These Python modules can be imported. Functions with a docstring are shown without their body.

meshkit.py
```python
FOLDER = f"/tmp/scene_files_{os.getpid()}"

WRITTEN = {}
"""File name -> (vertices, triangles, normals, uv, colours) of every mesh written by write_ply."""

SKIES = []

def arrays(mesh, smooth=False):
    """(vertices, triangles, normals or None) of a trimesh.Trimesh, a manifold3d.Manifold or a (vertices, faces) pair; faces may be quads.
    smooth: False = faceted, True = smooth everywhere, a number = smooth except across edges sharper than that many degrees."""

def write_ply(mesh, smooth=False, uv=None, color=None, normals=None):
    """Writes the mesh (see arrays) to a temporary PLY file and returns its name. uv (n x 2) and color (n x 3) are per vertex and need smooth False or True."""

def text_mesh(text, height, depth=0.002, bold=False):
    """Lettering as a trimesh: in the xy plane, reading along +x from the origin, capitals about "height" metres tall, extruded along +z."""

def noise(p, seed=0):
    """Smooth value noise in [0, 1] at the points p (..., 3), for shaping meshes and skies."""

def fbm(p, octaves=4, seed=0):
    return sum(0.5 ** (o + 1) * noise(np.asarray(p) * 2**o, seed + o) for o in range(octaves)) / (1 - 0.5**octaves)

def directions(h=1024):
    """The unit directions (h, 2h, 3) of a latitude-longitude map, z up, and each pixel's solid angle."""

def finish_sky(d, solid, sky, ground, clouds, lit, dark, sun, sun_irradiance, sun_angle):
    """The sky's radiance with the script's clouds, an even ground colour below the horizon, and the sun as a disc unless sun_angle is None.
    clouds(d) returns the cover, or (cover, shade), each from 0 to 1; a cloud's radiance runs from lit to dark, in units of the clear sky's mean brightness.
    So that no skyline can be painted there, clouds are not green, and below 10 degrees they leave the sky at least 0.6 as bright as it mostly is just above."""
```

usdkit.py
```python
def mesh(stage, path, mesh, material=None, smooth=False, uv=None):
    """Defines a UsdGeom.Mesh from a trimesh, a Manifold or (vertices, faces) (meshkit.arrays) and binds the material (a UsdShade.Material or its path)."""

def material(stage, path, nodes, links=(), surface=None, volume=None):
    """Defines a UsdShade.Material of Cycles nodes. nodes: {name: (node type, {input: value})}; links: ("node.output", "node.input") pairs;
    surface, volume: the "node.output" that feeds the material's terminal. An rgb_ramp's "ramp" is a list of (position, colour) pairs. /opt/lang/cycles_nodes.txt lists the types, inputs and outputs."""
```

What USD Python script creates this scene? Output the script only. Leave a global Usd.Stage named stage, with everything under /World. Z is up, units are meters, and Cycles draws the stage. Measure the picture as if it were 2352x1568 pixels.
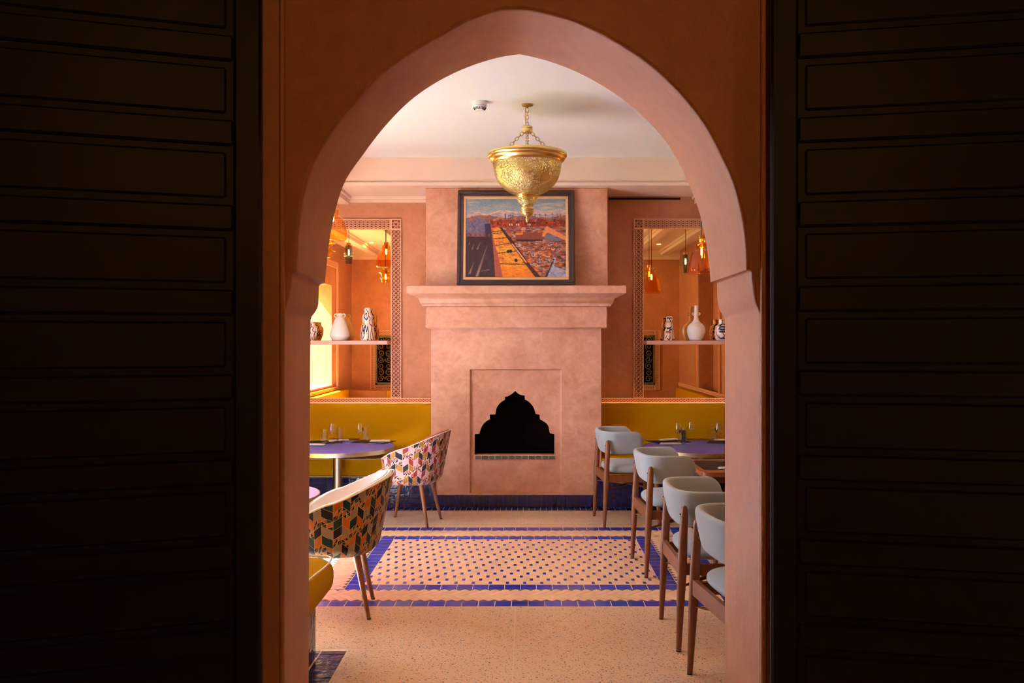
import math, random
import numpy as np, trimesh, shapely, usdkit, meshkit
from shapely.geometry import Polygon, box as sbox
from shapely import affinity
from scipy.interpolate import PchipInterpolator, splprep, splev
from pxr import Usd, UsdGeom, UsdLux, UsdShade, Sdf, Gf, Vt

stage = Usd.Stage.CreateInMemory()
UsdGeom.SetStageUpAxis(stage, UsdGeom.Tokens.z)
UsdGeom.SetStageMetersPerUnit(stage, 1.0)
UsdGeom.Xform.Define(stage, '/World')
UsdGeom.Scope.Define(stage, '/World/Looks')
rng = random.Random(7)
PI = math.pi
F, HC = 2000.0, 1.6                    # focal length in pixels of the 2352 x 1568 frame, eye height
VX, VY = 1207.0, 782.0                 # principal point of the shifted lens

# ---------------------------------------------------------------- camera, sky, sun, exposure
cam = UsdGeom.Camera.Define(stage, '/World/camera')
cam.CreateHorizontalApertureAttr(36.0)
cam.CreateVerticalApertureAttr(24.0)
cam.CreateFocalLengthAttr(36.0 * F / 2352)
cam.CreateHorizontalApertureOffsetAttr((1176 - VX) / 2352 * 36)
cam.CreateVerticalApertureOffsetAttr(-(784 - VY) / 2352 * 36)
cam.CreateClippingRangeAttr(Gf.Vec2f(0.05, 200))
cam.CreateExposureAttr(0.14)
cx = UsdGeom.Xformable(cam)
cx.AddTranslateOp().Set(Gf.Vec3d(0, 0, HC))
cx.AddRotateXYZOp().Set(Gf.Vec3f(90, 0, 0))

SKY, SUN, LAMP, LED, HALL = 4.2, 94.0, 14.0, 11.0, 52.0
dome = UsdLux.DomeLight.Define(stage, '/World/sky')
dome.CreateIntensityAttr(SKY)
dome.CreateColorAttr(Gf.Vec3f(0.78, 0.94, 1.22))
sun = UsdLux.DistantLight.Define(stage, '/World/sun')
sun.CreateIntensityAttr(SUN)
sun.CreateAngleAttr(0.6)
sun.CreateNormalizeAttr(True)
sun.CreateColorAttr(Gf.Vec3f(0.68, 1.0, 1.50))
def aim(prim, d):                       # local -z along d
    d = np.array(d, float); d /= np.linalg.norm(d)
    z = -d; x = np.cross([0, 1, 0], z); x /= np.linalg.norm(x); y = np.cross(z, x)
    UsdGeom.Xformable(prim).AddTransformOp().Set(Gf.Matrix4d(*x, 0, *y, 0, *z, 0, 0, 0, 0, 1))
aim(sun, (0.60, -0.07, -0.80))

# ---------------------------------------------------------------- helpers: materials
def lin(r, g, b):
    return tuple((c / 255 / 12.92 if c <= 10 else ((c / 255 + 0.055) / 1.055) ** 2.4) for c in (r, g, b))

class G:
    """A Cycles node graph written as nested calls; outputs are '@node.socket' strings."""
    def __init__(s): s.nodes, s.links = {}, []
    def __call__(s, kind, out, **inp):
        name = f'n{len(s.nodes)}'; plain = {}
        for k, v in inp.items():
            if isinstance(v, str) and v.startswith('@'): s.links.append((v[1:], f'{name}.{k}'))
            else: plain[k] = v
        s.nodes[name] = (kind, plain)
        return f'@{name}.{out}'
    def m(s, op, a, b=0.0, c=0.0): return s('math', 'value', math_type=op, value1=a, value2=b, value3=c)
    def mix(s, f, a, b, mode='mix'): return s('mix', 'color', mix_type=mode, fac=f, color1=a, color2=b)
    def ramp(s, f, stops, interp=True): return s('rgb_ramp', 'color', fac=f, ramp=stops, interpolate=interp)
    def noise(s, vec, scale, detail=4, rough=0.55, dist=0.0): return s('noise_texture', 'fac', vector=vec, scale=scale, detail=detail, roughness=rough, distortion=dist)
    def pos(s): return s('geometry', 'position')
    def bump(s, h, strength=0.3, dist=0.01): return s('bump', 'normal', height=h, strength=strength, distance=dist)
    def done(s, name, surf): return usdkit.material(stage, '/World/Looks/' + name, s.nodes, s.links, surface=surf[1:])

def simple(name, col, rough=0.5, metallic=0.0, spec=0.5, vary=0.12, scale=6.0, bump=0.0, bscale=60.0, sheen=0.0, coat=0.0, rnd=0.0, stretch=None):
    g = G(); p = g.pos()
    if stretch: p = g('mapping', 'vector', vector=p, scale=stretch)
    n = g.noise(p, scale)
    c = g.mix(n, tuple(x * (1 - vary) for x in col), tuple(min(1, x * (1 + vary)) for x in col))
    if rnd:
        r = g('object_info', 'random')
        c = g('hsv', 'color', hue=0.5, saturation=1.0, value=g.m('multiply_add', r, 2 * rnd, 1 - rnd), fac=1.0, color=c)
    kw = dict(base_color=c, roughness=rough, metallic=metallic, specular_ior_level=spec, sheen_weight=sheen, coat_weight=coat)
    if bump: kw['normal'] = g.bump(g.noise(p, bscale, 3), bump, 0.004)
    return g.done(name, g('principled_bsdf', 'BSDF', **kw))

def plaster(name, a, b, rough=0.5, spec=0.35, worn=0.0):
    g = G(); p = g.pos()
    n1 = g.noise(p, 2.2, 6, 0.62, 0.6); n2 = g.noise(p, 11, 5, 0.6, 1.2); n3 = g.noise(p, 60, 3)
    f = g.m('add', g.m('multiply', n1, 0.6), g.m('multiply', n2, 0.4))
    c = g.ramp(f, [(0.36, a), (0.64, b)])
    if worn:
        q = g.noise(g('mapping', 'vector', vector=p, scale=(1, 1, 0.45), location=(3.1, 0, 1.7)), 6.5, 5, 0.7, 1.5)
        c = g.mix(g.m('multiply', g.m('greater_than', q, 0.70), worn), c, tuple(x * 0.62 for x in a))
        st = g.noise(g('mapping', 'vector', vector=p, scale=(9, 9, 0.8)), 3, 4, 0.65)
        c = g.mix(g.m('multiply', st, 0.35), c, tuple(x * 0.8 for x in a))
    h = g.m('add', g.m('multiply', n2, 1.0), g.m('multiply', n3, 0.25))
    r = g.m('multiply_add', n2, 0.25, rough - 0.12)
    return g.done(name, g('principled_bsdf', 'BSDF', base_color=c, roughness=r, specular_ior_level=spec, normal=g.bump(h, 0.22, 0.012)))

M = {}
M['pink'] = plaster('pink_plaster', lin(178, 124, 94), lin(212, 162, 134))
M['jamb'] = plaster('arch_plaster', lin(162, 104, 70), lin(184, 126, 88), worn=0.5)
M['wallp'] = plaster('wall_plaster', lin(168, 110, 74), lin(188, 130, 92))
M['ceil'] = simple('ceiling_paint', lin(240, 244, 253), 0.8, vary=0.01, spec=0.2)
M['soffit'] = simple('soffit_paint', lin(232, 208, 190), 0.7, vary=0.02, spec=0.2)
M['hall'] = simple('hall_paint', lin(120, 72, 40), 0.8, vary=0.1, spec=0.2)
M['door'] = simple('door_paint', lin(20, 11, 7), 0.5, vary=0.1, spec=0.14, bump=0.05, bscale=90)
M['black'] = simple('soot', lin(22, 12, 6), 0.95, spec=0.05)
M['slit'] = simple('dark_slot', lin(18, 12, 10), 0.8, spec=0.1)
M['grout'] = simple('grout', lin(226, 200, 170), 0.9, vary=0.08, spec=0.2)
M['grout_dark'] = simple('dark_grout', lin(120, 104, 104), 0.9, spec=0.2)
M['brick'] = simple('grey_brick', lin(92, 86, 84), 0.75, vary=0.3, scale=60, bump=0.5, rnd=0.18)
M['wood'] = simple('walnut', lin(120, 70, 38), 0.42, vary=0.22, scale=7, stretch=(6, 6, 0.8), spec=0.45)
M['copper_leg'] = simple('brown_leg', lin(128, 76, 44), 0.36, vary=0.15, scale=7, stretch=(6, 6, 0.8), spec=0.5)
M['tabletop_wood'] = simple('table_wood', lin(142, 80, 42), 0.4, vary=0.2, scale=6, stretch=(1, 8, 8))
M['velvet'] = simple('grey_blue_velvet', lin(148, 160, 162), 0.85, vary=0.07, scale=9, sheen=0.35, spec=0.2, bump=0.12, bscale=400)
M['mustard'] = simple('mustard_fabric', lin(176, 127, 2), 0.9, vary=0.05, scale=25, sheen=0.0, spec=0.06, bump=0.15, bscale=500)
M['piping'] = simple('cream_piping', lin(236, 216, 180), 0.7, spec=0.3)
M['red_rim'] = simple('dusty_red_velvet', lin(150, 80, 66), 0.8, vary=0.2, scale=40)
M['lining'] = simple('cream_lining', lin(232, 220, 206), 0.7, vary=0.03, sheen=0.1)
M['rubber'] = simple('rubber_foot', lin(24, 20, 18), 0.6)
M['brass'] = simple('brass', (0.78, 0.60, 0.21), 0.27, 1.0, vary=0.08, scale=14)
M['brass_old'] = simple('aged_brass', (0.52, 0.36, 0.14), 0.42, 1.0, vary=0.15, scale=30)
M['bronze'] = simple('champagne_metal', (0.52, 0.43, 0.29), 0.34, 1.0, vary=0.05, scale=30, stretch=(1, 1, 20))
M['blue_top'] = simple('blue_lacquer', lin(74, 82, 186), 0.38, vary=0.03, spec=0.5)
M['lilac_top'] = simple('lilac_lacquer', lin(214, 142, 196), 0.4, vary=0.03, spec=0.5)
M['mat'] = simple('dark_placemat', lin(40, 28, 20), 0.75, spec=0.2)
M['napkin'] = simple('white_napkin', lin(240, 234, 226), 0.85, vary=0.03)
M['steel'] = simple('cutlery_steel', (0.75, 0.7, 0.66), 0.2, 1.0, vary=0.04)
M['white_glaze'] = simple('white_glaze', lin(236, 230, 226), 0.16, vary=0.01, spec=0.6)
M['white_plastic'] = simple('white_plastic', lin(240, 242, 244), 0.45, vary=0.01)
M['frame_dark'] = simple('dark_frame', lin(52, 30, 22), 0.45, vary=0.2, scale=8, stretch=(1, 8, 8))
M['frame_gold'] = simple('pale_gold_liner', lin(208, 164, 108), 0.5, vary=0.1, scale=30)
M['blue_grey'] = simple('blue_grey_paint', lin(74, 78, 96), 0.5, vary=0.04)
M['iron'] = simple('olive_iron', lin(88, 84, 58), 0.5, vary=0.1)
M['maroon'] = simple('dark_maroon_pane', lin(22, 4, 7), 0.9, spec=0.05, vary=0.1)
M['cord'] = simple('black_cord', lin(26, 18, 14), 0.6)
M['terra'] = None

def tile_glaze(name, a, b, c, rough=0.16, rnd=0.2, bump=0.12):
    g = G(); p = g.pos(); r = g('object_info', 'random')
    v = g('vector_math', 'vector', math_type='add', vector1=p, vector2=g('combine_xyz', 'vector', x=g.m('multiply', r, 37), y=g.m('multiply', r, 11), z=r))
    n = g.noise(v, 16, 4, 0.6, 0.8)
    col = g.ramp(n, [(0.3, a), (0.52, b), (0.72, c)])
    col = g('hsv', 'color', hue=0.5, saturation=1.0, value=g.m('multiply_add', r, 2 * rnd, 1 - rnd), fac=1.0, color=col)
    return g.done(name, g('principled_bsdf', 'BSDF', base_color=col, roughness=rough, specular_ior_level=0.55, normal=g.bump(g.noise(v, 22, 3), bump, 0.01)))
M['blue_tile'] = tile_glaze('blue_zellige', lin(26, 44, 160), lin(38, 52, 168), lin(66, 58, 140))
M['navy_tile'] = tile_glaze('navy_zellige', lin(13, 14, 68), lin(17, 17, 76), lin(30, 22, 64), 0.12, 0.3, 0.5)
M['black_tile'] = tile_glaze('black_zellige', lin(26, 22, 20), lin(38, 32, 28), lin(50, 44, 38), 0.4)
M['terra'] = tile_glaze('terracotta', lin(222, 174, 130), lin(232, 190, 146), lin(240, 204, 162), 0.42, 0.07, 0.1)

def terrazzo():
    g = G(); p = g.pos()
    base = g.mix(g.noise(p, 3, 5), lin(218, 184, 144), lin(234, 206, 168))
    fine = g.noise(p, 90, 4, 0.7)
    base = g.mix(g.m('multiply', fine, 0.5), base, lin(196, 160, 128))
    for sc, th, keep, lo, hi in ((72, 0.33, 0.15, lin(92, 58, 40), lin(126, 104, 96)), (120, 0.38, 0.26, lin(118, 80, 56), lin(156, 130, 116)), (85, 0.34, 0.14, lin(238, 210, 180), lin(206, 146, 106))):
        v = g('mapping', 'vector', vector=p, scale=(1, 1, 0.2), location=(sc, sc * 0.3, 0))
        kw = dict(vector=v, scale=float(sc), randomness=1.0)
        node = g('voronoi_texture', 'distance', **kw); nm = node.split('.')[0]
        rr = g('separate_color', 'r', color=nm + '.color'); gg = g('separate_color', 'g', color=nm + '.color')
        mask = g.m('multiply', g.m('less_than', node, th), g.m('less_than', rr, keep))
        base = g.mix(mask, base, g.mix(gg, lo, hi))
    return g.done('terrazzo', g('principled_bsdf', 'BSDF', base_color=base, roughness=0.34, specular_ior_level=0.4))
M['terrazzo'] = terrazzo()

def mirror_mat():
    g = G()
    return g.done('amber_mirror', g('principled_bsdf', 'BSDF', base_color=(0.92, 0.60, 0.24), metallic=1.0, roughness=0.012))
M['mirror'] = mirror_mat()

def glass(name, col, ior=1.5, gl=1.0):
    g = G()
    t = g('transparent_bsdf', 'BSDF', color=col); s = g('glossy_bsdf', 'BSDF', color=(gl, gl, gl), roughness=0.02)
    return g.done(name, g('mix_closure', 'closure', fac=g.m('multiply_add', g.m('power', g('layer_weight', 'facing', blend=0.5), 3.2), ior * .42, 0.045), closure1=t, closure2=s))
M['clear'] = glass('clear_glass', (0.985, 0.988, 0.99), 1.38)
M['amber'] = glass('amber_glass', (0.97, 0.62, 0.15), 1.4)
M['yellow'] = glass('yellow_glass', (0.95, 0.76, 0.16), 1.4)
M['smoke'] = glass('smoke_blue_glass', (0.50, 0.58, 0.68), 1.45)

def emit(name, col, s):
    g = G(); return g.done(name, g('emission', 'emission', color=col, strength=float(s)))
M['bulb'] = emit('bulb_glow', (1.0, 0.62, 0.22), LAMP * 14)
M['lawn'] = simple('lawn', lin(58, 66, 40), 0.9, vary=0.3, spec=0.1)
M['down'] = emit('downlight_glow', (1.0, 0.66, 0.34), 420)
M['led'] = emit('led_glow', (1.0, 0.50, 0.14), LED)

def pierced():
    g = G(); p = g.pos()
    v = g('voronoi_texture', 'distance', vector=p, scale=105.0, feature='distance_to_edge')
    hole = g.m('greater_than', v, 0.12)
    big = g('voronoi_texture', 'distance', vector=p, scale=5.0)
    hole = g.m('multiply', hole, g.m('greater_than', big, 0.22))
    for k in range(7):
        a = 2 * PI * k / 7 - 1.85; r_ = 0.222
        d = g('vector_math', 'value', math_type='distance', vector1=p, vector2=(0.0127 + r_ * math.cos(a), 6.37 + r_ * math.sin(a), 2.765))
        hole = g.m('multiply', hole, g.m('greater_than', d, 0.040 if k % 2 else 0.034))
        v = g.m('add', v, g.m('multiply', g.m('less_than', g.m('absolute', g.m('subtract', d, 0.012)), 0.003), 0.3))
    n = g.noise(p, 14)
    c = g.mix(n, (0.56, 0.42, 0.13), (0.74, 0.58, 0.22))
    b = g('principled_bsdf', 'BSDF', base_color=c, metallic=1.0, roughness=0.3, normal=g.bump(v, 0.5, 0.01))
    return g.done('pierced_brass', g('mix_closure', 'closure', fac=hole, closure1=b, closure2=g('transparent_bsdf', 'BSDF')))
M['pierced'] = pierced()

def vcol(name, rough=0.5, spec=0.4, bump=0.0):
    g = G(); c = g('attribute', 'color', attribute='paint')
    kw = dict(base_color=c, roughness=rough, specular_ior_level=spec)
    if bump: kw['normal'] = g.bump(g.noise(g.pos(), 90, 5, 0.7), bump, 0.004)
    return g.done(name, g('principled_bsdf', 'BSDF', **kw))
M['canvas'] = vcol('oil_canvas', 0.55, 0.25, 0.3)
M['painted_glaze'] = vcol('painted_glaze', 0.2, 0.55)

def geo_fabric(name, cols, line, w=0.050, h=0.052, k=0.62):
    """Woven chevron print: sheared parallelograms in columns, every third one broken into small triangles."""
    g = G(); sx = g('separate_xyz', 'x', vector=g('uvmap', 'UV', attribute='st')); nm = sx.split('.')[0]; sy = nm + '.y'
    uc = g.m('divide', sx, w); col = g.m('floor', uc); fu = g.m('fraction', uc)
    par = g.m('floored_modulo', col, 2.0)
    tri = g.m('absolute', g.m('subtract', fu, par))                 # 0..1 up, then 1..0 down
    vv = g.m('add', g.m('divide', sy, h), g.m('multiply', tri, k)); row = g.m('floor', vv); fv = g.m('fraction', vv)
    pair = g.m('floored_modulo', g.m('floor', g.m('divide', g.m('add', col, 1.0), 2.0)), 3.0)
    m = g.m('floored_modulo', g.m('add', row, pair), 3.0)
    small = g.m('less_than', m, 0.5)
    big = g.m('floored_modulo', g.m('add', row, g.m('multiply', col, 2.0)), 4.0)
    a, b = g.m('floor', g.m('multiply', fu, 2.0)), g.m('floor', g.m('multiply', fv, 2.0))
    fa, fb = g.m('fraction', g.m('multiply', fu, 2.0)), g.m('fraction', g.m('multiply', fv, 2.0))
    dg = g.m('greater_than', g.m('add', fa, fb), 1.0)
    idx = g.m('add', g.m('add', g.m('add', a, g.m('multiply', b, 2.0)), g.m('multiply', dg, 3.0)), g.m('add', row, col))
    idx = g.m('floored_modulo', idx, 4.0)
    sel = g('mix_float', 'result', fac=small, a=big, b=idx)
    c = g.ramp(g.m('multiply_add', sel, 0.25, 0.125), [(0.0, cols[0]), (0.25, cols[1]), (0.5, cols[2]), (0.75, cols[3])], False)
    def edge(f, scale): return g.m('multiply', g.m('minimum', f, g.m('subtract', 1.0, f)), scale)
    d = g.m('minimum', edge(fu, w), edge(fv, h))
    d2 = g.m('minimum', g.m('minimum', edge(fa, w / 2), edge(fb, h / 2)), g.m('multiply', g.m('absolute', g.m('subtract', g.m('add', fa, fb), 1.0)), w * 0.35))
    dd = g('mix_float', 'result', fac=small, a=d, b=g.m('minimum', d, d2))
    n = g.noise(g.pos(), 55, 4)
    c = g.mix(0.35, c, g.mix(n, (0.25, 0.25, 0.25), (1.0, 1.0, 1.0)), 'multiply')
    c = g.mix(g.m('less_than', dd, 0.0011), c, line)
    return g.done(name, g('principled_bsdf', 'BSDF', base_color=c, roughness=0.75, sheen_weight=0.15, specular_ior_level=0.25, normal=g.bump(g.m('minimum', dd, 0.003), 0.25, 0.4)))
M['fabric_green'] = geo_fabric('green_orange_print', [lin(186, 100, 20), lin(24, 20, 32), lin(22, 58, 48), lin(150, 132, 108)], lin(190, 146, 104))
M['fabric_red'] = geo_fabric('red_pink_print', [lin(134, 36, 28), lin(24, 21, 26), lin(204, 164, 160), lin(150, 102, 28)], lin(212, 190, 172))

# ---------------------------------------------------------------- helpers: scene tree
taken = {}
def numbered(parent, name):
    k = (parent, name); n = taken.get(k, 0); taken[k] = n + 1
    return name if n == 0 else f'{name}_{n:03d}'
def setd(p, label=None, cat=None, group=None, kind=None):
    for k, v in (('label', label), ('category', cat), ('group', group), ('kind', kind)):
        if v: p.SetCustomDataByKey(k, v)
    return p
def thing(name, label=None, cat=None, loc=(0, 0, 0), rotz=0.0, group=None, kind=None):
    x = UsdGeom.Xform.Define(stage, '/World/' + numbered('/World', name))
    x.AddTranslateOp().Set(Gf.Vec3d(*map(float, loc))); x.AddRotateZOp().Set(float(math.degrees(rotz)))
    return setd(x.GetPrim(), label, cat, group, kind)
def part(name, mesh, mat, parent=None, smooth=30, label=None, kind=None, cat=None, group=None, uv=None):
    pp = str(parent.GetPath()) if parent is not None else '/World'
    path = pp + '/' + numbered(pp, name)
    p = usdkit.mesh(stage, path, mesh, M[mat] if isinstance(mat, str) else mat, smooth, uv).GetPrim()
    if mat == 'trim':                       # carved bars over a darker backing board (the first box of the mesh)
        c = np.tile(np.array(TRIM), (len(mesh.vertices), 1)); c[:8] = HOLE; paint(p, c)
    return setd(p, label, cat, group, kind)
def paint(prim, cols):
    UsdGeom.PrimvarsAPI(prim).CreatePrimvar('paint', Sdf.ValueTypeNames.Color3fArray, 'vertex').Set(Vt.Vec3fArray.FromNumpy(np.asarray(cols, np.float32).reshape(-1, 3)))
def dup(src, loc, rotz=0.0, label=None):
    nm = src.GetName()
    while nm[-4:-3] == '_' and nm[-3:].isdigit(): nm = nm[:-4]
    was = src.GetCustomData()
    r = thing(nm, label or was.get('label'), was.get('category'), loc, rotz, was.get('group'))
    r.GetReferences().AddInternalReference(src.GetPath()); r.SetInstanceable(True)
    return r

# ---------------------------------------------------------------- helpers: meshes
cat = trimesh.util.concatenate
def bx(x0, x1, y0, y1, z0, z1):
    b = trimesh.creation.box((x1 - x0, y1 - y0, z1 - z0)); b.apply_translation(((x0 + x1) / 2, (y0 + y1) / 2, (z0 + z1) / 2)); return b
def cbx(x0, x1, y0, y1, z0, z1, c=0.006):
    c = min(c, (x1 - x0) / 2.2, (y1 - y0) / 2.2, (z1 - z0) / 2.2)
    pts = []
    for x, sx in ((x0, 1), (x1, -1)):
        for y, sy in ((y0, 1), (y1, -1)):
            for z, sz in ((z0, 1), (z1, -1)):
                pts += [(x + sx * c, y + sy * c, z), (x + sx * c, y, z + sz * c), (x, y + sy * c, z + sz * c)]
    return trimesh.convex.convex_hull(np.array(pts))
def rbox(x0, x1, y0, y1, z0, z1, r=0.03, n=5, puff=0.0):
    """Soft cushion box: a finely divided box pushed onto a rounded one."""
    m = trimesh.creation.box((2, 2, 2)); 
    for _ in range(n - 1 if n < 6 else 4): m = m.subdivide()
    v = m.vertices.copy(); h = np.array([(x1 - x0), (y1 - y0), (z1 - z0)]) / 2; ctr = np.array([(x0 + x1), (y0 + y1), (z0 + z1)]) / 2
    p = v * h; q = np.clip(p, -(h - r), h - r); d = p - q; L = np.linalg.norm(d, axis=1, keepdims=True)
    mx = np.max(np.abs(d), axis=1, keepdims=True)
    d = np.where(L > 1e-9, d / np.maximum(L, 1e-9) * r, 0) * np.clip(mx / r, 0, 1)
    out = q + np.where(L > 1e-9, d, 0)
    if puff:
        f = (1 - v[:, 0] ** 2) * (1 - v[:, 1] ** 2)
        out[:, 2] += np.where(v[:, 2] > 0.5, puff * np.clip(f, 0, 1) ** 0.5, 0)
    return trimesh.Trimesh(out + ctr, m.faces, process=False)
def lathe(prof, n=48, ax=(0, 0), z=0.0):
    """prof: (r, z) pairs from bottom to top or any order along the outline."""
    prof = np.array(prof, float); a = np.linspace(0, 2 * PI, n, endpoint=False)
    v = np.stack([np.outer(prof[:, 0], np.cos(a)) + ax[0], np.outer(prof[:, 0], np.sin(a)) + ax[1], np.repeat(prof[:, 1:2] + z, n, 1)], -1).reshape(-1, 3)
    i, j = np.meshgrid(np.arange(len(prof) - 1), np.arange(n), indexing='ij'); k = (j + 1) % n
    q = np.stack([i * n + j, i * n + k, (i + 1) * n + k, (i + 1) * n + j], -1).reshape(-1, 4)
    return trimesh.Trimesh(v, np.vstack([q[:, [0, 1, 2]], q[:, [0, 2, 3]]]), process=False)
def smooth_prof(pts, n=60):
    p = np.array(pts, float); d = np.concatenate([[0], np.cumsum(np.hypot(*np.diff(p, axis=0).T))])
    t = np.linspace(0, d[-1], n); return np.stack([PchipInterpolator(d, p[:, 0])(t), PchipInterpolator(d, p[:, 1])(t)], 1)
def tube(pts, r, n=10, cap=True, flat=1.0):
    p = np.array(pts, float); r = np.broadcast_to(np.asarray(r, float), (len(p),))
    t = np.gradient(p, axis=0); t /= np.linalg.norm(t, axis=1, keepdims=True) + 1e-12
    up = np.array([0, 0, 1.0]) if abs(t[0, 2]) < 0.9 else np.array([1.0, 0, 0])
    V = []; a = np.cross(t[0], up); a /= np.linalg.norm(a)
    ang = np.arange(n) * 2 * PI / n
    for i in range(len(p)):
        a = a - t[i] * np.dot(a, t[i]); a /= np.linalg.norm(a); b = np.cross(t[i], a)
        V.append(p[i] + r[i] * (np.outer(np.cos(ang), a) + flat * np.outer(np.sin(ang), b)))
    V = np.vstack(V); m = len(p)
    i, j = np.meshgrid(np.arange(m - 1), np.arange(n), indexing='ij'); k = (j + 1) % n
    q = np.stack([i * n + j, i * n + k, (i + 1) * n + k, (i + 1) * n + j], -1).reshape(-1, 4)
    f = [q[:, [0, 1, 2]], q[:, [0, 2, 3]]]
    if cap:
        V = np.vstack([V, p[:1], p[-1:]]); c0, c1 = m * n, m * n + 1; jj = np.arange(n); kk = (jj + 1) % n
        f += [np.stack([np.full(n, c0), kk, jj], 1), np.stack([np.full(n, c1), (m - 1) * n + jj, (m - 1) * n + kk], 1)]
    return trimesh.Trimesh(V, np.vstack(f), process=False)
def bar(p, q, w, d, up=(0, 0, 1)):
    """A straight square-edged bar from p to q, w wide across, d deep along up."""
    p, q = np.array(p, float), np.array(q, float); t = q - p; L = np.linalg.norm(t); t /= L
    u = np.array(up, float); s = np.cross(t, u); s /= np.linalg.norm(s); u = np.cross(s, t)
    b = trimesh.creation.box((L, w, d)); T = np.eye(4); T[:3, 0], T[:3, 1], T[:3, 2], T[:3, 3] = t, s, u, (p + q) / 2
    b.apply_transform(T); return b
def prism(poly, z0, z1, ch=0.003):
    """A flat tile: the convex outline poly (n x 2), edges eased at the top; z runs z0 (bottom) to z1 (face)."""
    p = np.array(poly.exterior.coords)[:-1] if hasattr(poly, 'exterior') else np.array(poly, float)
    if Polygon(p).exterior.is_ccw is False: p = p[::-1]
    c = p.mean(0); n = len(p)
    d = c - p; L = np.linalg.norm(d, axis=1, keepdims=True); ins = p + d / L * np.minimum(ch * 1.4, L * 0.4)
    V = np.vstack([np.c_[p, np.full(n, z0)], np.c_[p, np.full(n, z1 - ch * 0.7)], np.c_[ins, np.full(n, z1)]])
    f = []
    for a in range(2):
        for j in range(n):
            k = (j + 1) % n; f += [(a * n + j, a * n + k, (a + 1) * n + k), (a * n + j, (a + 1) * n + k, (a + 1) * n + j)]
    for j in range(1, n - 1): f.append((2 * n, 2 * n + j, 2 * n + j + 1)); f.append((0, j + 1, j))
    return trimesh.Trimesh(V, np.array(f), process=False)
def to_wall(m, y, sgn=-1):
    """Stands a tile built in (x, z, depth) up on a wall at depth y that faces the camera: its face looks along sgn * y."""
    v = m.vertices; return trimesh.Trimesh(np.c_[v[:, 0], y + sgn * v[:, 2], v[:, 1]], m.faces if sgn < 0 else m.faces[:, ::-1], process=False)
def extr(poly, y0, y1):
    """Extrudes a polygon drawn in (x, z) between the depths y0 < y1."""
    parts = []
    for pg in getattr(poly, 'geoms', [poly]):
        e = trimesh.creation.extrude_polygon(pg, y1 - y0, engine='earcut'); v = e.vertices
        parts.append(trimesh.Trimesh(np.c_[v[:, 0], y1 - v[:, 2], v[:, 1]], e.faces, process=False))
    return cat(parts)
def X(px, D): return (px - VX) / F * D
def Z(py, D): return HC + (VY - py) / F * D

# ================================================================ THE SETTING
DN, DF = 3.05, 3.5                      # the arch wall's two faces
YB = 8.88                               # back wall with the mirrors
XL, XR = -2.845, 2.517                  # side walls
ZS, ZT = 3.064, 3.326                   # soffit and raised ceiling
CX0, CX1, CY0, CY1 = -1.74, 1.62, 4.3, 8.2

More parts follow.
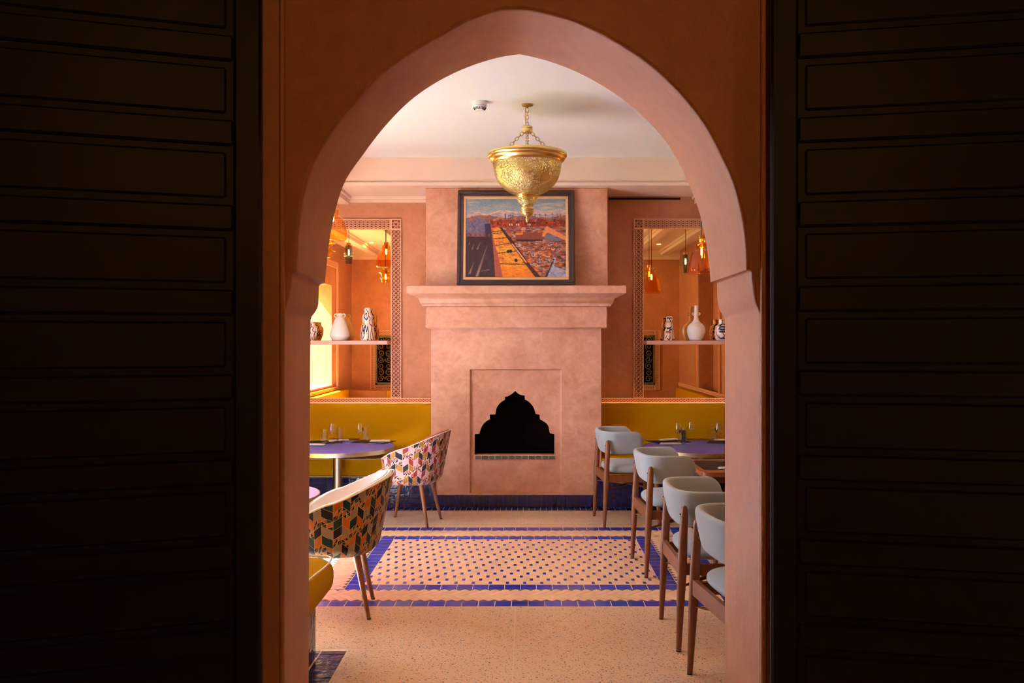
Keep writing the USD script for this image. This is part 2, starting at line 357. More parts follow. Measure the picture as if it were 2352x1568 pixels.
# ---- floor: slabs, tile carpet, skirting strips
floor = thing('floor', 'warm terrazzo floor with an inlaid carpet of blue and terracotta tiles', kind='structure')
part('grout_bed', bx(-3.3, 3.0, -1.6, 9.0, -0.06, -0.0004), 'grout', floor, False)
RX0, RX1, RY0, RY1 = -1.50, 1.33, 5.246, 7.46
def slab(x0, x1, y0, y1):
    g = 0.0034
    part('terrazzo_slab', prism([(x0 + g, y0 + g), (x1 - g, y0 + g), (x1 - g, y1 - g), (x0 + g, y1 - g)], -0.03, 0, 0.001), 'terrazzo', floor, False)
xs = [-3.2, -2.46, -1.261, -0.061, 1.139, 2.339, 2.9]
for a, b in zip(xs, xs[1:]):
    slab(a, b, -1.55, 0.92); slab(a, b, 0.92, 2.12); slab(a, b, 2.12, 3.32)
    slab(a, b, 4.52, RY0)
    slab(a, b, RY1, 8.20)
for a, b in ((-3.2, -2.46), (-2.46, -1.261), (-1.261, -0.918), (-0.918, -0.061), (-0.061, 1.139), (1.139, 2.339), (2.339, 2.9)):
    slab(a, b, 3.32, 4.52) if a >= -0.95 or b < -1.25 else slab(-1.261, -1.055, 3.32, 4.52)
for a, b in ((-3.2, -2.46), (-2.46, RX0), (RX1, 2.339), (2.339, 2.9)): slab(a, b, RY0, 6.35); slab(a, b, 6.35, RY1)

def ring_tiles(x0, x1, y0, y1, w, step):
    """Square border tiles along the four sides of a rectangle."""
    g = 0.0017; out = []
    n = round((x1 - x0) / step); s = (x1 - x0) / n
    for k in range(n):
        for ya in (y0, y1 - w): out.append([(x0 + k * s + g, ya + g), (x0 + (k + 1) * s - g, ya + g), (x0 + (k + 1) * s - g, ya + w - g), (x0 + k * s + g, ya + w - g)])
    n = round((y1 - y0 - 2 * w) / step); s = (y1 - y0 - 2 * w) / n
    for k in range(n):
        for xa in (x0, x1 - w): out.append([(xa + g, y0 + w + k * s + g), (xa + w - g, y0 + w + k * s + g), (xa + w - g, y0 + w + (k + 1) * s - g), (xa + g, y0 + w + (k + 1) * s - g)])
    return out
jit = lambda s=0.0012: rng.uniform(0.0, s) * .7
IX0, IX1, IY0, IY1 = -1.168, 0.999, 5.604, 7.119
for t in ring_tiles(RX0, RX1, RY0, RY1, 0.109, 0.100) + ring_tiles(IX0, IX1, IY0, IY1, 0.109, 0.103):
    part('blue_border_tile', prism(t, -0.02, jit(), 0.002), 'blue_tile', floor, False)
# herringbone band between the two borders
w, L = 0.046, 0.153
hx0, hx1, hy0, hy1 = RX0 + 0.109, RX1 - 0.109, RY0 + 0.109, RY1 - 0.109
def herring(n):
    """One herringbone strip along +s, tiles and the black triangles of its two zigzag edges, in (s, t) with t from -L/sqrt2 to (L+w)/sqrt2."""
    R = lambda p: affinity.rotate(p, -45, origin=(0, 0))
    T, B = [], []
    for k in range(-4, n):
        T.append(R(sbox(k * w, k * w, k * w + L, k * w + w))); T.append(R(sbox(k * w, k * w + w, k * w + w, k * w + w + L)))
    q = w / math.sqrt(2); lo, hi = -L / math.sqrt(2), (L + w) / math.sqrt(2); s0 = L / math.sqrt(2)
    for k in range(-6, n + 4):
        c = s0 + 2 * q * k
        B.append(Polygon([(c, lo), (c + 2 * q, lo), (c + q, lo + q)])); B.append(Polygon([(c + q, hi), (c + 3 * q, hi), (c + 2 * q, hi - q)]))
    return T, B
hl, hh = -L / math.sqrt(2), (L + w) / math.sqrt(2)
def band(region, flip, origin, length):
    T, B = herring(int(length / (w * math.sqrt(2))) + 4)
    for polys, nm, mt in ((T, 'herringbone_tile', 'terra'), (B, 'black_triangle_tile', 'black_tile')):
        for p in polys:
            c = np.array(p.exterior.coords)
            k = (region[3] - region[1] if not flip else region[2] - region[0]) / (hh - hl)
            s, t = c[:, 0], (c[:, 1] - hl) * k
            q = Polygon(np.c_[origin[0] + s, origin[1] + t] if not flip else np.c_[origin[0] + t, origin[1] + s])
            r = q.intersection(sbox(*region))
            if r.geom_type != 'Polygon' or r.area < q.area * 0.2: continue
            r = r.buffer(-0.0014, join_style=2)
            if r.geom_type != 'Polygon' or r.is_empty or r.area < 1e-5: continue
            part(nm, prism(r.simplify(0.0005), -0.02, jit(0.0015 if nm[0] == 'h' else 0.0008), 0.0015), mt, floor, False)
band((hx0, hy0, hx1, IY0), False, (hx0 - 0.05, hy0), hx1 - hx0)
band((hx0, IY1, hx1, hy1), False, (hx0 - 0.02, IY1), hx1 - hx0)
band((hx0, IY0, IX0, IY1), True, (hx0, IY0 - 0.05), IY1 - IY0)
band((IX1, IY0, hx1, IY1), True, (IX1, IY0 - 0.05), IY1 - IY0)
# field: long terracotta pieces in steps, a small blue piece at every step
fx0, fx1, fy0, fy1 = IX0 + 0.109, IX1 - 0.109, IY0 + 0.109, IY1 - 0.109
fld = sbox(fx0, fy0, fx1, fy1); a_, b_ = 0.02265, 0.0764
chips = []
for i in range(-60, 70):
    for j in range(-30, 40):
        ox, oy = fx0 + 2 * a_ * i - a_ * j, fy0 + b_ * i + 2 * b_ * j - 0.9
        for nm, mt, q in (('terracotta_tile', 'terra', sbox(ox, oy, ox + 2 * a_, oy + 2 * b_)), ('blue_square_tile', 'blue_tile', sbox(ox + 2 * a_, oy, ox + 3 * a_, oy + 0.052)), ('chip', 'terra', sbox(ox + 2 * a_, oy + 0.052, ox + 3 * a_, oy + b_))):
            if not q.intersects(fld): continue
            r = q.intersection(fld)
            if r.area < 1e-5 or r.geom_type != 'Polygon': continue
            full = r.area > 0.55 * q.area
            r = r.buffer(-0.0008, join_style=2)
            if r.is_empty: continue
            m = prism(r, -0.02, jit(0.0016), 0.0012)
            if nm == 'chip' or (nm == 'terracotta_tile' and not full): chips.append(m)
            else: part(nm, m, mt, floor, False)
part('terracotta_filler', cat(chips), 'terra', floor, False, kind='stuff')
# strip of narrow navy tiles along the foot of the fireplace and benches, and beside the near bench
YF = 8.355
nx = 84; st = (2.2 + 2.35) / nx
for k in range(nx):
    x0 = -2.35 + k * st
    part('navy_strip_tile', prism([(x0 + .002, 8.202), (x0 + st - .002, 8.202), (x0 + st - .002, YF - .012), (x0 + .002, YF - .012)], -0.02, 0.001 + jit(), 0.0015), 'navy_tile', floor, False)
for k in range(24):
    y0 = 4.488 - (k + 1) * 0.0495
    part('navy_strip_tile', prism([(-1.050, y0 + .0015), (-0.922, y0 + .0015), (-0.922, y0 + .048), (-1.050, y0 + .048)], -0.02, 0.001 + jit(), 0.0015), 'navy_tile', floor, False)
for k in range(7):
    y0 = 4.40 ; x0 = -1.055 - (k + 1) * 0.0495
    part('navy_strip_tile', prism([(x0 + .0015, y0), (x0 + .048, y0), (x0 + .048, 4.487), (x0 + .0015, 4.487)], -0.02, 0.001 + jit(), 0.0015), 'navy_tile', floor, False)

# ---- ceiling: soffit with a raised centre, mouldings, beams
ce = thing('ceiling', 'white raised ceiling inside a wide beige soffit', kind='structure')
part('raised_ceiling', bx(CX0 - .1, CX1 + .1, CY0 - .1, CY1 + .1, ZT, ZT + .1), 'ceil', ce, False)
so = Polygon([(XL - .4, DF - .4), (XR + .4, DF - .4), (XR + .4, YB + .1), (XL - .4, YB + .1)], [[(CX0, CY0), (CX1, CY0), (CX1, CY1), (CX0, CY1)]])
e = trimesh.creation.extrude_polygon(so, ZT + .05 - ZS, engine='earcut'); e.apply_translation((0, 0, ZS)); part('soffit', e, 'soffit', ce, False)
mo = Polygon([(CX0 - .03, CY0 - .03), (CX1 + .03, CY0 - .03), (CX1 + .03, CY1 + .03), (CX0 - .03, CY1 + .03)], [[(CX0 + .018, CY0 + .018), (CX1 - .018, CY0 + .018), (CX1 - .018, CY1 - .018), (CX0 + .018, CY1 - .018)]])
e = trimesh.creation.extrude_polygon(mo, 0.030, engine='earcut'); e.apply_translation((0, 0, ZS - .006)); part('moulding', e, 'soffit', ce, False)
part('cornice', cat([bx(XL, -0.96, YB - .05, YB, ZS - .035, ZS + .01), bx(XL, -0.96, YB - .03, YB, ZS - .06, ZS - .03)]), 'soffit', ce, False)
part('cornice', cat([bx(XL, XR, DF, DF + .06, ZS - .10, ZS + .01), bx(XL, XR, DF, DF + .035, ZS - .14, ZS - .09)]), 'soffit', ce, False)
for xa, y1 in ((-1.91, YB), (1.72, YB), (-2.52, 7.2), (2.2, 7.2)):
    part('beam', cat([bx(xa, xa + .12, DF, y1 - .001, ZS - .075, ZS + .01), bx(xa - .025, xa + .145, DF, y1 - .001, ZS - .03, ZS + .01)]), 'soffit', ce, False)

# ---- walls
part('wall_back', bx(XL - .35, XR + .35, YB, YB + .2, 0, ZT), 'wallp', None, False, 'pink plaster back wall carrying the two amber mirrors', 'structure')
WY0, WY1, WZ0, WZ1 = 4.97, 6.95, 0.95, 2.41
pl = Polygon([(DF - .45, 0), (YB, 0), (YB, ZT), (DF - .45, ZT)], [[(WY0, WZ0), (WY1, WZ0), (WY1, WZ1), (WY0, WZ1)]])
e = trimesh.creation.extrude_polygon(pl, 0.35, engine='earcut'); v = e.vertices
part('wall_left', trimesh.Trimesh(np.c_[XL - v[:, 2], v[:, 0], v[:, 1]], e.faces[:, ::1], process=False), 'wallp', None, False, 'left plaster wall with the deep sunlit window', 'structure')
DY0, DY1, DZ1 = 5.15, 6.45, 2.6
part('wall_right', cat([bx(XR, XR + .35, DF - .45, DY0, 0, ZT), bx(XR, XR + .35, DY1, YB, 0, ZT), bx(XR, XR + .35, DY0, DY1, DZ1, ZT), bx(XR + .2, XR + .35, DY0, DY1, 0, DZ1)]), 'wallp', None, False, 'right plaster wall with a tall recess', 'structure')

def arc_resample(px, D, n):
    p = np.array(px, float); q = np.c_[X(p[:, 0], D), Z(p[:, 1], D)]
    d = np.concatenate([[0], np.cumsum(np.hypot(*np.diff(q, axis=0).T))]); t = np.linspace(0, d[-1], n)
    return np.c_[PchipInterpolator(d, q[:, 0])(t), PchipInterpolator(d, q[:, 1])(t)]
nearL = [(683, 622), (684.5, 590), (685, 558), (691.5, 491), (707, 415), (729.5, 357), (765, 299), (810, 243), (868, 178.6), (939, 125), (1002, 87), (1073, 49), (1127, 29), (1160, 23.5), (1190, 22.5)]
nearR = [(1190, 22.5), (1212, 23.5), (1239, 29), (1293, 42.4), (1351, 64.7), (1418, 100), (1494, 152), (1574, 230), (1623, 297), (1654.5, 357), (1683.5, 422), (1701, 491), (1710, 549), (1712.5, 585), (1713, 620)]
farL = [(747.5, 650), (751, 612), (754, 580), (769.6, 491), (792, 420), (834, 357), (885.7, 290), (948, 228), (1024, 178.6), (1104.5, 145), (1158, 131), (1193, 126)]
farR = [(1193, 126), (1239, 136), (1306, 158.5), (1373, 192), (1440, 237), (1494, 286), (1538, 339), (1569.6, 397), (1596, 460), (1612, 513), (1623, 571), (1631, 648)]
impLn = [(646, 728), (651, 716), (658, 699), (664, 682), (668.5, 660), (670, 640), (670.5, 629), (675, 625.5)]
impLf = [(714.5, 735), (717, 727), (724, 718), (730, 708), (732.5, 697), (733, 675), (733.5, 658), (737, 653.5)]
impRn = [(1722, 622), (1725.5, 626), (1726, 640), (1728.5, 662), (1731, 680), (1735, 696), (1740, 708), (1744, 720)]
impRf = [(1643, 649.5), (1646, 653), (1646, 675), (1647.5, 695), (1651, 709), (1656, 719), (1662, 727), (1664, 735)]
conv = lambda pts, D: [(X(a, D), Z(b, D)) for a, b in pts]
NA = 44
near = np.vstack([[(X(642, DN), 0), (X(642, DN), 0.9)], conv(impLn, DN), arc_resample(nearL, DN, NA), arc_resample(nearR, DN, NA)[1:], conv(impRn, DN), [(X(1746, DN), 0.9), (X(1746, DN), 0)]])
far = np.vstack([[(X(710, DF), 0), (X(711, DF), 0.9)], conv(impLf, DF), arc_resample(farL, DF, NA), arc_resample(farR, DF, NA)[1:], conv(impRf, DF), [(X(1664, DF), 0.9), (X(1664, DF), 0)]])
def offs(p, d):
    t = np.gradient(p, axis=0); t /= np.linalg.norm(t, axis=1, keepdims=True); o = p + d * np.c_[-t[:, 1], t[:, 0]]; o[[0, -1], 1] = 0; return o
WX0, WX1, WZ = -3.2, 2.9, 3.6
def face(prof, y, flip):
    poly = Polygon([(WX0, 0)] + [tuple(p) for p in prof] + [(WX1, 0), (WX1, WZ), (WX0, WZ)])
    v, f = trimesh.creation.triangulate_polygon(poly, engine='earcut'); v = np.c_[v[:, 0], np.full(len(v), y), v[:, 1]]
    n = np.cross(v[f[:, 1]] - v[f[:, 0]], v[f[:, 2]] - v[f[:, 0]])[:, 1]
    f = np.where((n * flip > 0)[:, None], f, f[:, ::-1]); return trimesh.Trimesh(v, f, process=False)
rings = [(offs(near, 0.014), DN), (offs(near, 0.005), DN + .004), (near, DN + .014), (near + (far - near) * 0.5, (DN + DF) / 2), (far, DF - .008), (offs(far, 0.008), DF)]
V = np.vstack([np.c_[r[:, 0], np.full(len(r), y), r[:, 1]] for r, y in rings]); n = len(near); f = []
for a in range(len(rings) - 1):
    for j in range(n - 1): f += [(a * n + j, (a + 1) * n + j, (a + 1) * n + j + 1), (a * n + j, (a + 1) * n + j + 1, a * n + j + 1)]
f = np.array(f)
loft = trimesh.Trimesh(V, f, process=False)
wf = thing('wall_front', 'thick plaster wall pierced by the tall pointed horseshoe arch', kind='structure')
part('arch_lining', loft, 'jamb', wf, 40)
part('arch_face', face(rings[0][0], DN, -1), 'jamb', wf, False)
part('room_face', face(rings[-1][0], DF, 1), 'wallp', wf, False)
def strip(xa, xb):                       # raised plaster border either side of the arch
    return cbx(xa, xb, DN - .020, DN + .02, -0.001, 3.45, 0.012)
part('plaster_border', strip(-2.4, X(645, DN - .020)), 'jamb', wf, 40)
part('plaster_border', strip(X(1757, DN - .020), 2.4), 'jamb', wf, 40)
for xr in (X(646.5, DN - .020), X(1755, DN - .020)):
    part('plaster_bead', tube([(xr, DN - .012, z_) for z_ in np.linspace(0, 3.44, 30)], .0105, 14), 'jamb', wf, True)
part('bench_ledge', bx(XL, -1.06, DF, 3.84, 0.0, 0.80), 'wallp', wf, False)
part('ground', bx(-16, XL - .36, -2, 22, -.3, -.1), 'lawn', None, False, 'dark garden ground outside the left windows', 'structure')
# the dim hall the camera stands in
part('wall_hall', cat([bx(-2.5, -2.4, -1.6, DN, 0, 3.5), bx(2.4, 2.5, -1.6, DN, 0, 3.5), bx(-2.5, 2.5, -1.7, -1.6, 0, 3.5), bx(-2.5, 2.5, -1.7, DN, 3.45, 3.55)]), 'hall', None, False, 'dim walls and ceiling of the hall in front of the arch', 'structure')

# ---- the two panelled door leaves
def leaf(n, px, d, zr, label):
    D0 = 2.90; x0 = X(px, D0); d = np.array(d, float); d /= np.linalg.norm(d)
    t = thing(f'door_{n}', label, None, (x0, D0, 0), 0, kind='structure')
    def place(m):                       # built with u along +x, face at y = 0 looking to -y
        v = m.vertices; nrm = np.array([d[1], -d[0]]) * (1 if d[0] > 0 else -1)   # towards the camera
        if nrm[1] > 0: nrm = -nrm
        P = np.outer(v[:, 0], d) + np.outer(-v[:, 1], nrm)
        m2 = trimesh.Trimesh(np.c_[P[:, 0], P[:, 1], v[:, 2]], m.faces, process=False)
        if d[0] < 0: m2.faces = m2.faces[:, ::-1]
        return m2
    Wd, sw, rh, pit, top = 1.10, 0.088, 0.084, 0.2795, 3.30
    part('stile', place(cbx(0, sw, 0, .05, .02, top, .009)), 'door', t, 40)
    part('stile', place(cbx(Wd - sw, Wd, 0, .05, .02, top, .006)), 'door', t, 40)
    z = zr + 2 * pit
    while z > -0.2:
        za, zb = max(z, .02), min(z + rh, top)
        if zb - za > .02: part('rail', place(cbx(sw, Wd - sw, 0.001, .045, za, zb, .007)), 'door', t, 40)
        p0, p1 = z + rh, z + pit
        if p1 - .02 < top and p0 > 0.05:
            g_ = .022
            pn = cat([bx(sw - .004, Wd - sw + .004, .015, .034, p0 - .004, p1 + .004), cbx(sw + g_, Wd - sw - g_, .006, .03, p0 + g_, p1 - g_, .007)])
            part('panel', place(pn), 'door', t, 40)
        z -= pit
leaf(1, 600, (-3.0, -1.0), 2.523, 'left dark brown panelled door leaf folded open')
leaf(2, 1771, (5.0, -1.0), 2.536, 'right dark brown panelled door leaf folded open')

# ================================================================ THE FIREPLACE
fp = thing('fireplace', 'tall pink plaster fireplace with a stepped arch opening and blue tiled foot', 'fireplace')
s = F / YF
bx0, bx1 = X(990, YF), X(1381, YF)
kx = lambda p: X(p, YF)
kz = lambda p: Z(p, YF)
hole_px = [(1089.6, 1045), (1089.6, 997.3), (1100.6, 996.8), (1102.5, 989), (1106, 980.7), (1114, 970), (1124.7, 963.8), (1124.7, 952.6), (1137.6, 952), (1139.4, 940.5), (1146, 928.5), (1152, 923), (1159.5, 919), (1159.5, 911.6), (1170, 908.4), (1178.3, 902.5), (1183.6, 897.7), (1193, 905.7), (1205, 908.4), (1205.6, 917.8), (1212, 921), (1217, 925), (1225, 935), (1230, 951), (1239.9, 952.6), (1240.4, 963.3), (1252, 970), (1258, 976), (1261, 984), (1263, 995.4), (1273.9, 997.3), (1273.9, 1045)]
def rounded(pts, i, j):                  # the points i..j of the outline follow a smooth curve
    q = np.array(pts[i:j + 1], float); d = np.concatenate([[0], np.cumsum(np.hypot(*np.diff(q, axis=0).T))]); tt = np.linspace(0, d[-1], 14)
    tk, _ = splprep(q.T, u=d, s=0, k=min(3, len(q) - 1)); return [tuple(p) for p in np.array(splev(tt, tk)).T]
hp = hole_px
hole_px = hp[:2] + rounded(hp, 2, 6) + hp[7:8] + rounded(hp, 8, 12) + hp[13:14] + rounded(hp, 13, 16)[1:] + rounded(hp, 16, 18)[1:] + rounded(hp, 19, 23) + hp[24:25] + rounded(hp, 25, 29) + hp[30:]
hole = [(kx(a), kz(b)) for a, b in hole_px]
rec = [(kx(1082), kz(1131)), (kx(1287), kz(1131)), (kx(1287), kz(850)), (kx(1082), kz(850))]
zb = kz(1136)
outer = [(bx0, zb), (bx1, zb), (bx1, 1.73), (bx0, 1.73)]
rex = [(rec[0][0] - .013, rec[0][1] - .004), (rec[1][0] + .013, rec[1][1] - .004), (rec[2][0] + .013, rec[2][1] + .010), (rec[3][0] - .013, rec[3][1] + .010)]
bv = np.array([(x, YF, z) for x, z in rex] + [(x, YF + .0285, z) for x, z in rec])
bev = trimesh.Trimesh(bv, [t_ for j in range(4) for t_ in ((j, 4 + j, 4 + (j + 1) % 4), (j, 4 + (j + 1) % 4, (j + 1) % 4))], process=False)
body = cat([bev, extr(Polygon(outer, [rex]), YF, YF + .028), extr(Polygon(outer, [hole]), YF + .028, YF + .12), bx(bx0, bx0 + .05, YF + .12, YB, zb, 1.73), bx(bx1 - .05, bx1, YF + .12, YB, zb, 1.73), bx(bx0, bx1, YF + .02, YB, .0, zb)])
part('body', body, 'pink', fp, False)
part('firebox', cat([bx(kx(1080), kx(1284), YF + .5, YF + .52, zb, 1.3), bx(kx(1080), kx(1088), YF + .12, YF + .5, zb, 1.3), bx(kx(1276), kx(1284), YF + .12, YF + .5, zb, 1.3), bx(kx(1080), kx(1284), YF + .12, YF + .5, 1.28, 1.3), bx(kx(1080), kx(1284), YF + .12, YF + .5, zb, kz(1047))]), 'black', fp, False)
nb = 12; x0, x1 = kx(1090), kx(1275.5); bw = (x1 - x0) / nb
part('mortar', bx(x0, x1, YF + .022, YF + .118, kz(1055), kz(1046.2)), 'grout', fp, False)
for k in range(nb):
    part('sill_brick', cbx(x0 + k * bw + .004, x0 + (k + 1) * bw - .004, YF + .012 - rng.uniform(0, .004), YF + .06, kz(1054.6), kz(1047), .0025), 'brick', fp, False)
# foot tiles, upright
nf = 33; x0, x1 = kx(1000), kx(1367); tw = (x1 - x0) / nf
part('tile_bed', bx(x0, x1, YF - .006, YF + .03, 0, zb), 'grout_dark', fp, False)
for k in range(nf):
    part('foot_tile', to_wall(prism([(x0 + k * tw + .0018, .004), (x0 + (k + 1) * tw - .0018, .004), (x0 + (k + 1) * tw - .0018, zb - .003 + jit(.004)), (x0 + k * tw + .0018, zb - .003 + jit(.004))], 0, .010 + jit(), .002), YF - .004), 'navy_tile', fp, False)
# frieze, cornice, shelf
DFz = YF - .07
fr0, fr1 = X(977, DFz), X(1396, DFz)
part('frieze', cbx(fr0, fr1, DFz, YB, Z(754, DFz), Z(702, DFz), .012), 'pink', fp, 40)
prof = [(0.018, Z(703, DFz)), (0.03, Z(702, DFz) + .0), (0.05, 1.945), (0.06, 1.965), (0.07, 1.985), (0.085, 2.00), (0.11, 2.015), (0.14, 2.028), (0.158, 2.037), (0.16, 2.042), (0.16, 2.112), (0.156, 2.1165), (0.0, 2.1165)]
prof = [(0.0, Z(703, DFz)), (0.026, Z(703.5, DFz)), (0.032, Z(699, DFz)), (0.046, 1.955), (0.054, 1.985), (0.066, 2.003), (0.092, 2.018), (0.130, 2.031), (0.152, 2.040), (0.157, 2.046), (0.157, 2.108), (0.150, 2.1155), (0.0, 2.1165)]
V, f = [], []
for o, z in prof:
    V += [(fr0 - o, YB, z), (fr0 - o, DFz - o, z), (fr1 + o, DFz - o, z), (fr1 + o, YB, z)]
for a in range(len(prof) - 1):
    for j in range(3): f += [(a * 4 + j, a * 4 + j + 1, a * 4 + j + 5), (a * 4 + j, a * 4 + j + 5, a * 4 + j + 4)]
a = (len(prof) - 1) * 4; f += [(a, a + 1, a + 2), (a, a + 2, a + 3)]
part('mantel', trimesh.Trimesh(np.array(V), np.array(f), process=False), 'pink', fp, 35)
part('chimney_breast', cbx(X(978, YF), X(1396, YF), YF, YB - .001, 2.11, ZS - .0005, .006), 'pink', fp, False)

# ================================================================ BENCHES AND TILED PLINTHS
def plinth_tiles(parent, xa, xb, zt, y):
    """Straight herringbone of navy tiles on a plinth face at depth y."""
    w2, L2 = 0.0465, 0.1395; reg = sbox(xa, 0.004, xb, zt)
    n = 0
    for k in range(-40, 60):
        for mrep in range(-30, 30):
            o = (k * w2 + mrep * 2 * L2 - 0.3 + xa, k * w2)
            for q in (sbox(o[0], o[1], o[0] + L2, o[1] + w2), sbox(o[0], o[1] + w2, o[0] + w2, o[1] + w2 + L2)):
                if not q.intersects(reg): continue
                r = q.intersection(reg)
                if r.geom_type != 'Polygon' or r.area < 2e-4: continue
                r = r.buffer(-.0014, join_style=2)
                if r.is_empty: continue
                m = prism(r, 0, .010 + jit(.002), .002)
                tilt = rng.uniform(-.02, .02); c = m.vertices.mean(0); m.vertices[:, 2] += (m.vertices[:, 0] - c[0]) * tilt + (m.vertices[:, 1] - c[1]) * rng.uniform(-.03, .03)
                part('plinth_tile', to_wall(m, y), 'navy_tile', parent, False); n += 1
def back_bench(xa, xb, label, tx0, tx1):
    t = thing('banquette', label, 'banquette')
    yf = 8.345
    part('plinth', bx(xa, xb, yf, YB - .001, 0.001, .29), 'grout_dark', t, False)
    plinth_tiles(t, tx0, tx1, .292, yf + .002)
    sx0, sx1 = max(xa, -3), xb
    st_ = part('seat', rbox(xa, xb, yf - .012, YB - .10, .295, .480, .035, 5, 0.01), 'mustard', t, True)
    part('seat_piping', tube([(x, yf - .010, .468 + .0025 * math.sin(x * 9)) for x in np.linspace(xa + .03, xb - .015, 40)], .0055, 6), 'piping', st_, True)
    part('base_piping', tube([(x, yf - .004, .296) for x in np.linspace(xa + .03, xb - .015, 12)], .005, 6), 'piping', st_, True)
    bc = part('back', rbox(xa, xb, YB - .19, YB - .07, .455, .970, .03, 5), 'mustard', t, True)
    part('back_piping', tube([(x, YB - .155, .971 + .002 * math.sin(x * 7 + 1)) for x in np.linspace(xa + .03, xb - .02, 40)], .005, 6), 'piping', bc, True)
    part('led_strip', bx(xa + .05, xb - .02, YB - .050, YB - .036, .925, .940), 'led', t, False, 'warm light strip hidden behind the back cushion')
    return t
back_bench(XL + .001, kx(990) - .001, 'mustard yellow banquette with blue tiled plinth left of the fireplace', -2.3, kx(1001.5))
back_bench(kx(1381) + .001, XR - .001, 'mustard yellow banquette with blue tiled plinth right of the fireplace', kx(1364), 2.2)
# near bench against the arch wall, its end seen at the left jamb
nbh = thing('banquette', 'mustard bench end with piped seat beside the left jamb, on a blue tiled plinth', 'banquette')
part('plinth', bx(-2.2, -1.064, 3.842, 4.372, 0.001, .29), 'grout_dark', nbh, False)
for k in range(11):                       # upright tiles on the end face and its front
    ya = 4.376 - (k + 1) * 0.0482
    m = prism([(ya + .001, .006), (ya + .047, .006), (ya + .047, .285), (ya + .001, .285)], 0, .010 + jit(), .002); v = m.vertices
    part('plinth_tile', trimesh.Trimesh(np.c_[-1.065 + v[:, 2], v[:, 0], v[:, 1]], m.faces, process=False), 'navy_tile', nbh, False)
prof = [(0, .262), (.03, .262)]
ns_ = part('seat', rbox(-2.2, -0.992, 3.86, 4.585, .283, .478, .085, 5, .0), 'mustard', nbh, True)
edge = [(-1.8, 4.572, .470), (-1.15, 4.572, .470), (-1.06, 4.566, .470), (-1.02, 4.545, .470), (-1.005, 4.50, .470), (-1.004, 4.3, .470), (-1.004, 3.9, .470)]
tck, _ = splprep(np.array(edge).T, s=0, k=3); part('seat_piping', tube(np.array(splev(np.linspace(0, 1, 60), tck)).T, .0055, 6), 'piping', ns_, True)
part('back', rbox(-2.2, -1.07, 3.845, 3.965, .45, .815, .03, 4), 'mustard', nbh, True)
# side benches, seen only in the mirrors
for xa, xb, xw, y0, y1, lb in ((XL + .001, XL + .56, -1, 4.35, 8.30, 'mustard bench along the left wall under the window, seen in the mirror'), (XR - .56, XR - .001, 1, 3.9, 8.30, 'mustard bench along the right wall, seen in the right mirror')):
    t = thing('wall_bench', lb, 'banquette')
    part('plinth', bx(xa + .05 * (xw > 0), xb - .05 * (xw < 0), y0, y1, .001, .29), 'navy_tile', t, False)
    part('seat', rbox(xa, xb, y0, y1, .292, .475, .04, 4), 'mustard', t, True)
    part('back', rbox(xa if xw < 0 else xb - .14, xa + .14 if xw < 0 else xb, y0, y1, .46, .86, .03, 4), 'mustard', t, True)

# ================================================================ LATTICE TRIM, MIRRORS, SHELVES
def lattice(Lg, Wd, cols, cell, d=0.022, rail=0.009, back=True):
    """Carved lattice strip in (u, v, depth): rails, crossing bars and straight ribs over a backing board."""
    ms = []
    if back: ms.append(bx(0, Lg, 0, Wd, 0, d * 0.2))
    ms += [bx(0, Lg, 0, rail, 0, d), bx(0, Lg, Wd - rail, Wd, 0, d), bx(0, rail * .6, .0006, Wd - .0006, 0, d * .97), bx(Lg - rail * .6, Lg, .0006, Wd - .0006, 0, d * .97)]
    ih = Wd - 2 * rail; cw = ih / cols; n = max(1, round((Lg - rail) / cell)); cl = (Lg - rail) / n; u0 = rail * .5; bw = 0.0046
    for c in range(cols):
        v0 = rail + c * cw
        ms.append(bx(0, Lg, v0 + cw / 2 - bw * .4, v0 + cw / 2 + bw * .4, 0, d * .8))
        for k in range(n):
            ua, ub = u0 + k * cl, u0 + (k + 1) * cl
            ms.append(bar((ua, v0, d / 2), (ub, v0 + cw, d / 2), bw, d * .85)); ms.append(bar((ua, v0 + cw, d / 2), (ub, v0, d / 2), bw, d * .85))
    return cat(ms)
def rosette(sz, d=.023):
    ms = [bx(0, sz, 0, sz, 0, d * .35), bx(0, sz, 0, .011, 0, d), bx(0, sz, sz - .011, sz, 0, d), bx(.0004, .011, .0006, sz - .0006, 0, d * .97), bx(sz - .011, sz - .0004, .0006, sz - .0006, 0, d * .97)]
    c = sz / 2; R = sz / 2 - .012
    P = [(c + R * math.cos(a * PI / 4 + PI / 8), c + R * math.sin(a * PI / 4 + PI / 8)) for a in range(8)]
    for k in range(8): ms.append(bar((*P[k], d / 2), (*P[(k + 3) % 8], d / 2), .0052, d * .85))
    return cat(ms)
def on_back(m, x, z, vert=False, y=YB - .001):
    v = m.vertices; u, w_ = (v[:, 1], v[:, 0]) if vert else (v[:, 0], v[:, 1])
    fc = m.faces[:, ::-1] if vert else m.faces
    return trimesh.Trimesh(np.c_[x + u, y - v[:, 2], z + w_], fc, process=False)
M['trim'] = vcol('lattice_plaster', 0.6, 0.3)
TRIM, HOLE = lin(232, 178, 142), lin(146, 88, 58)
DM = YB - .012
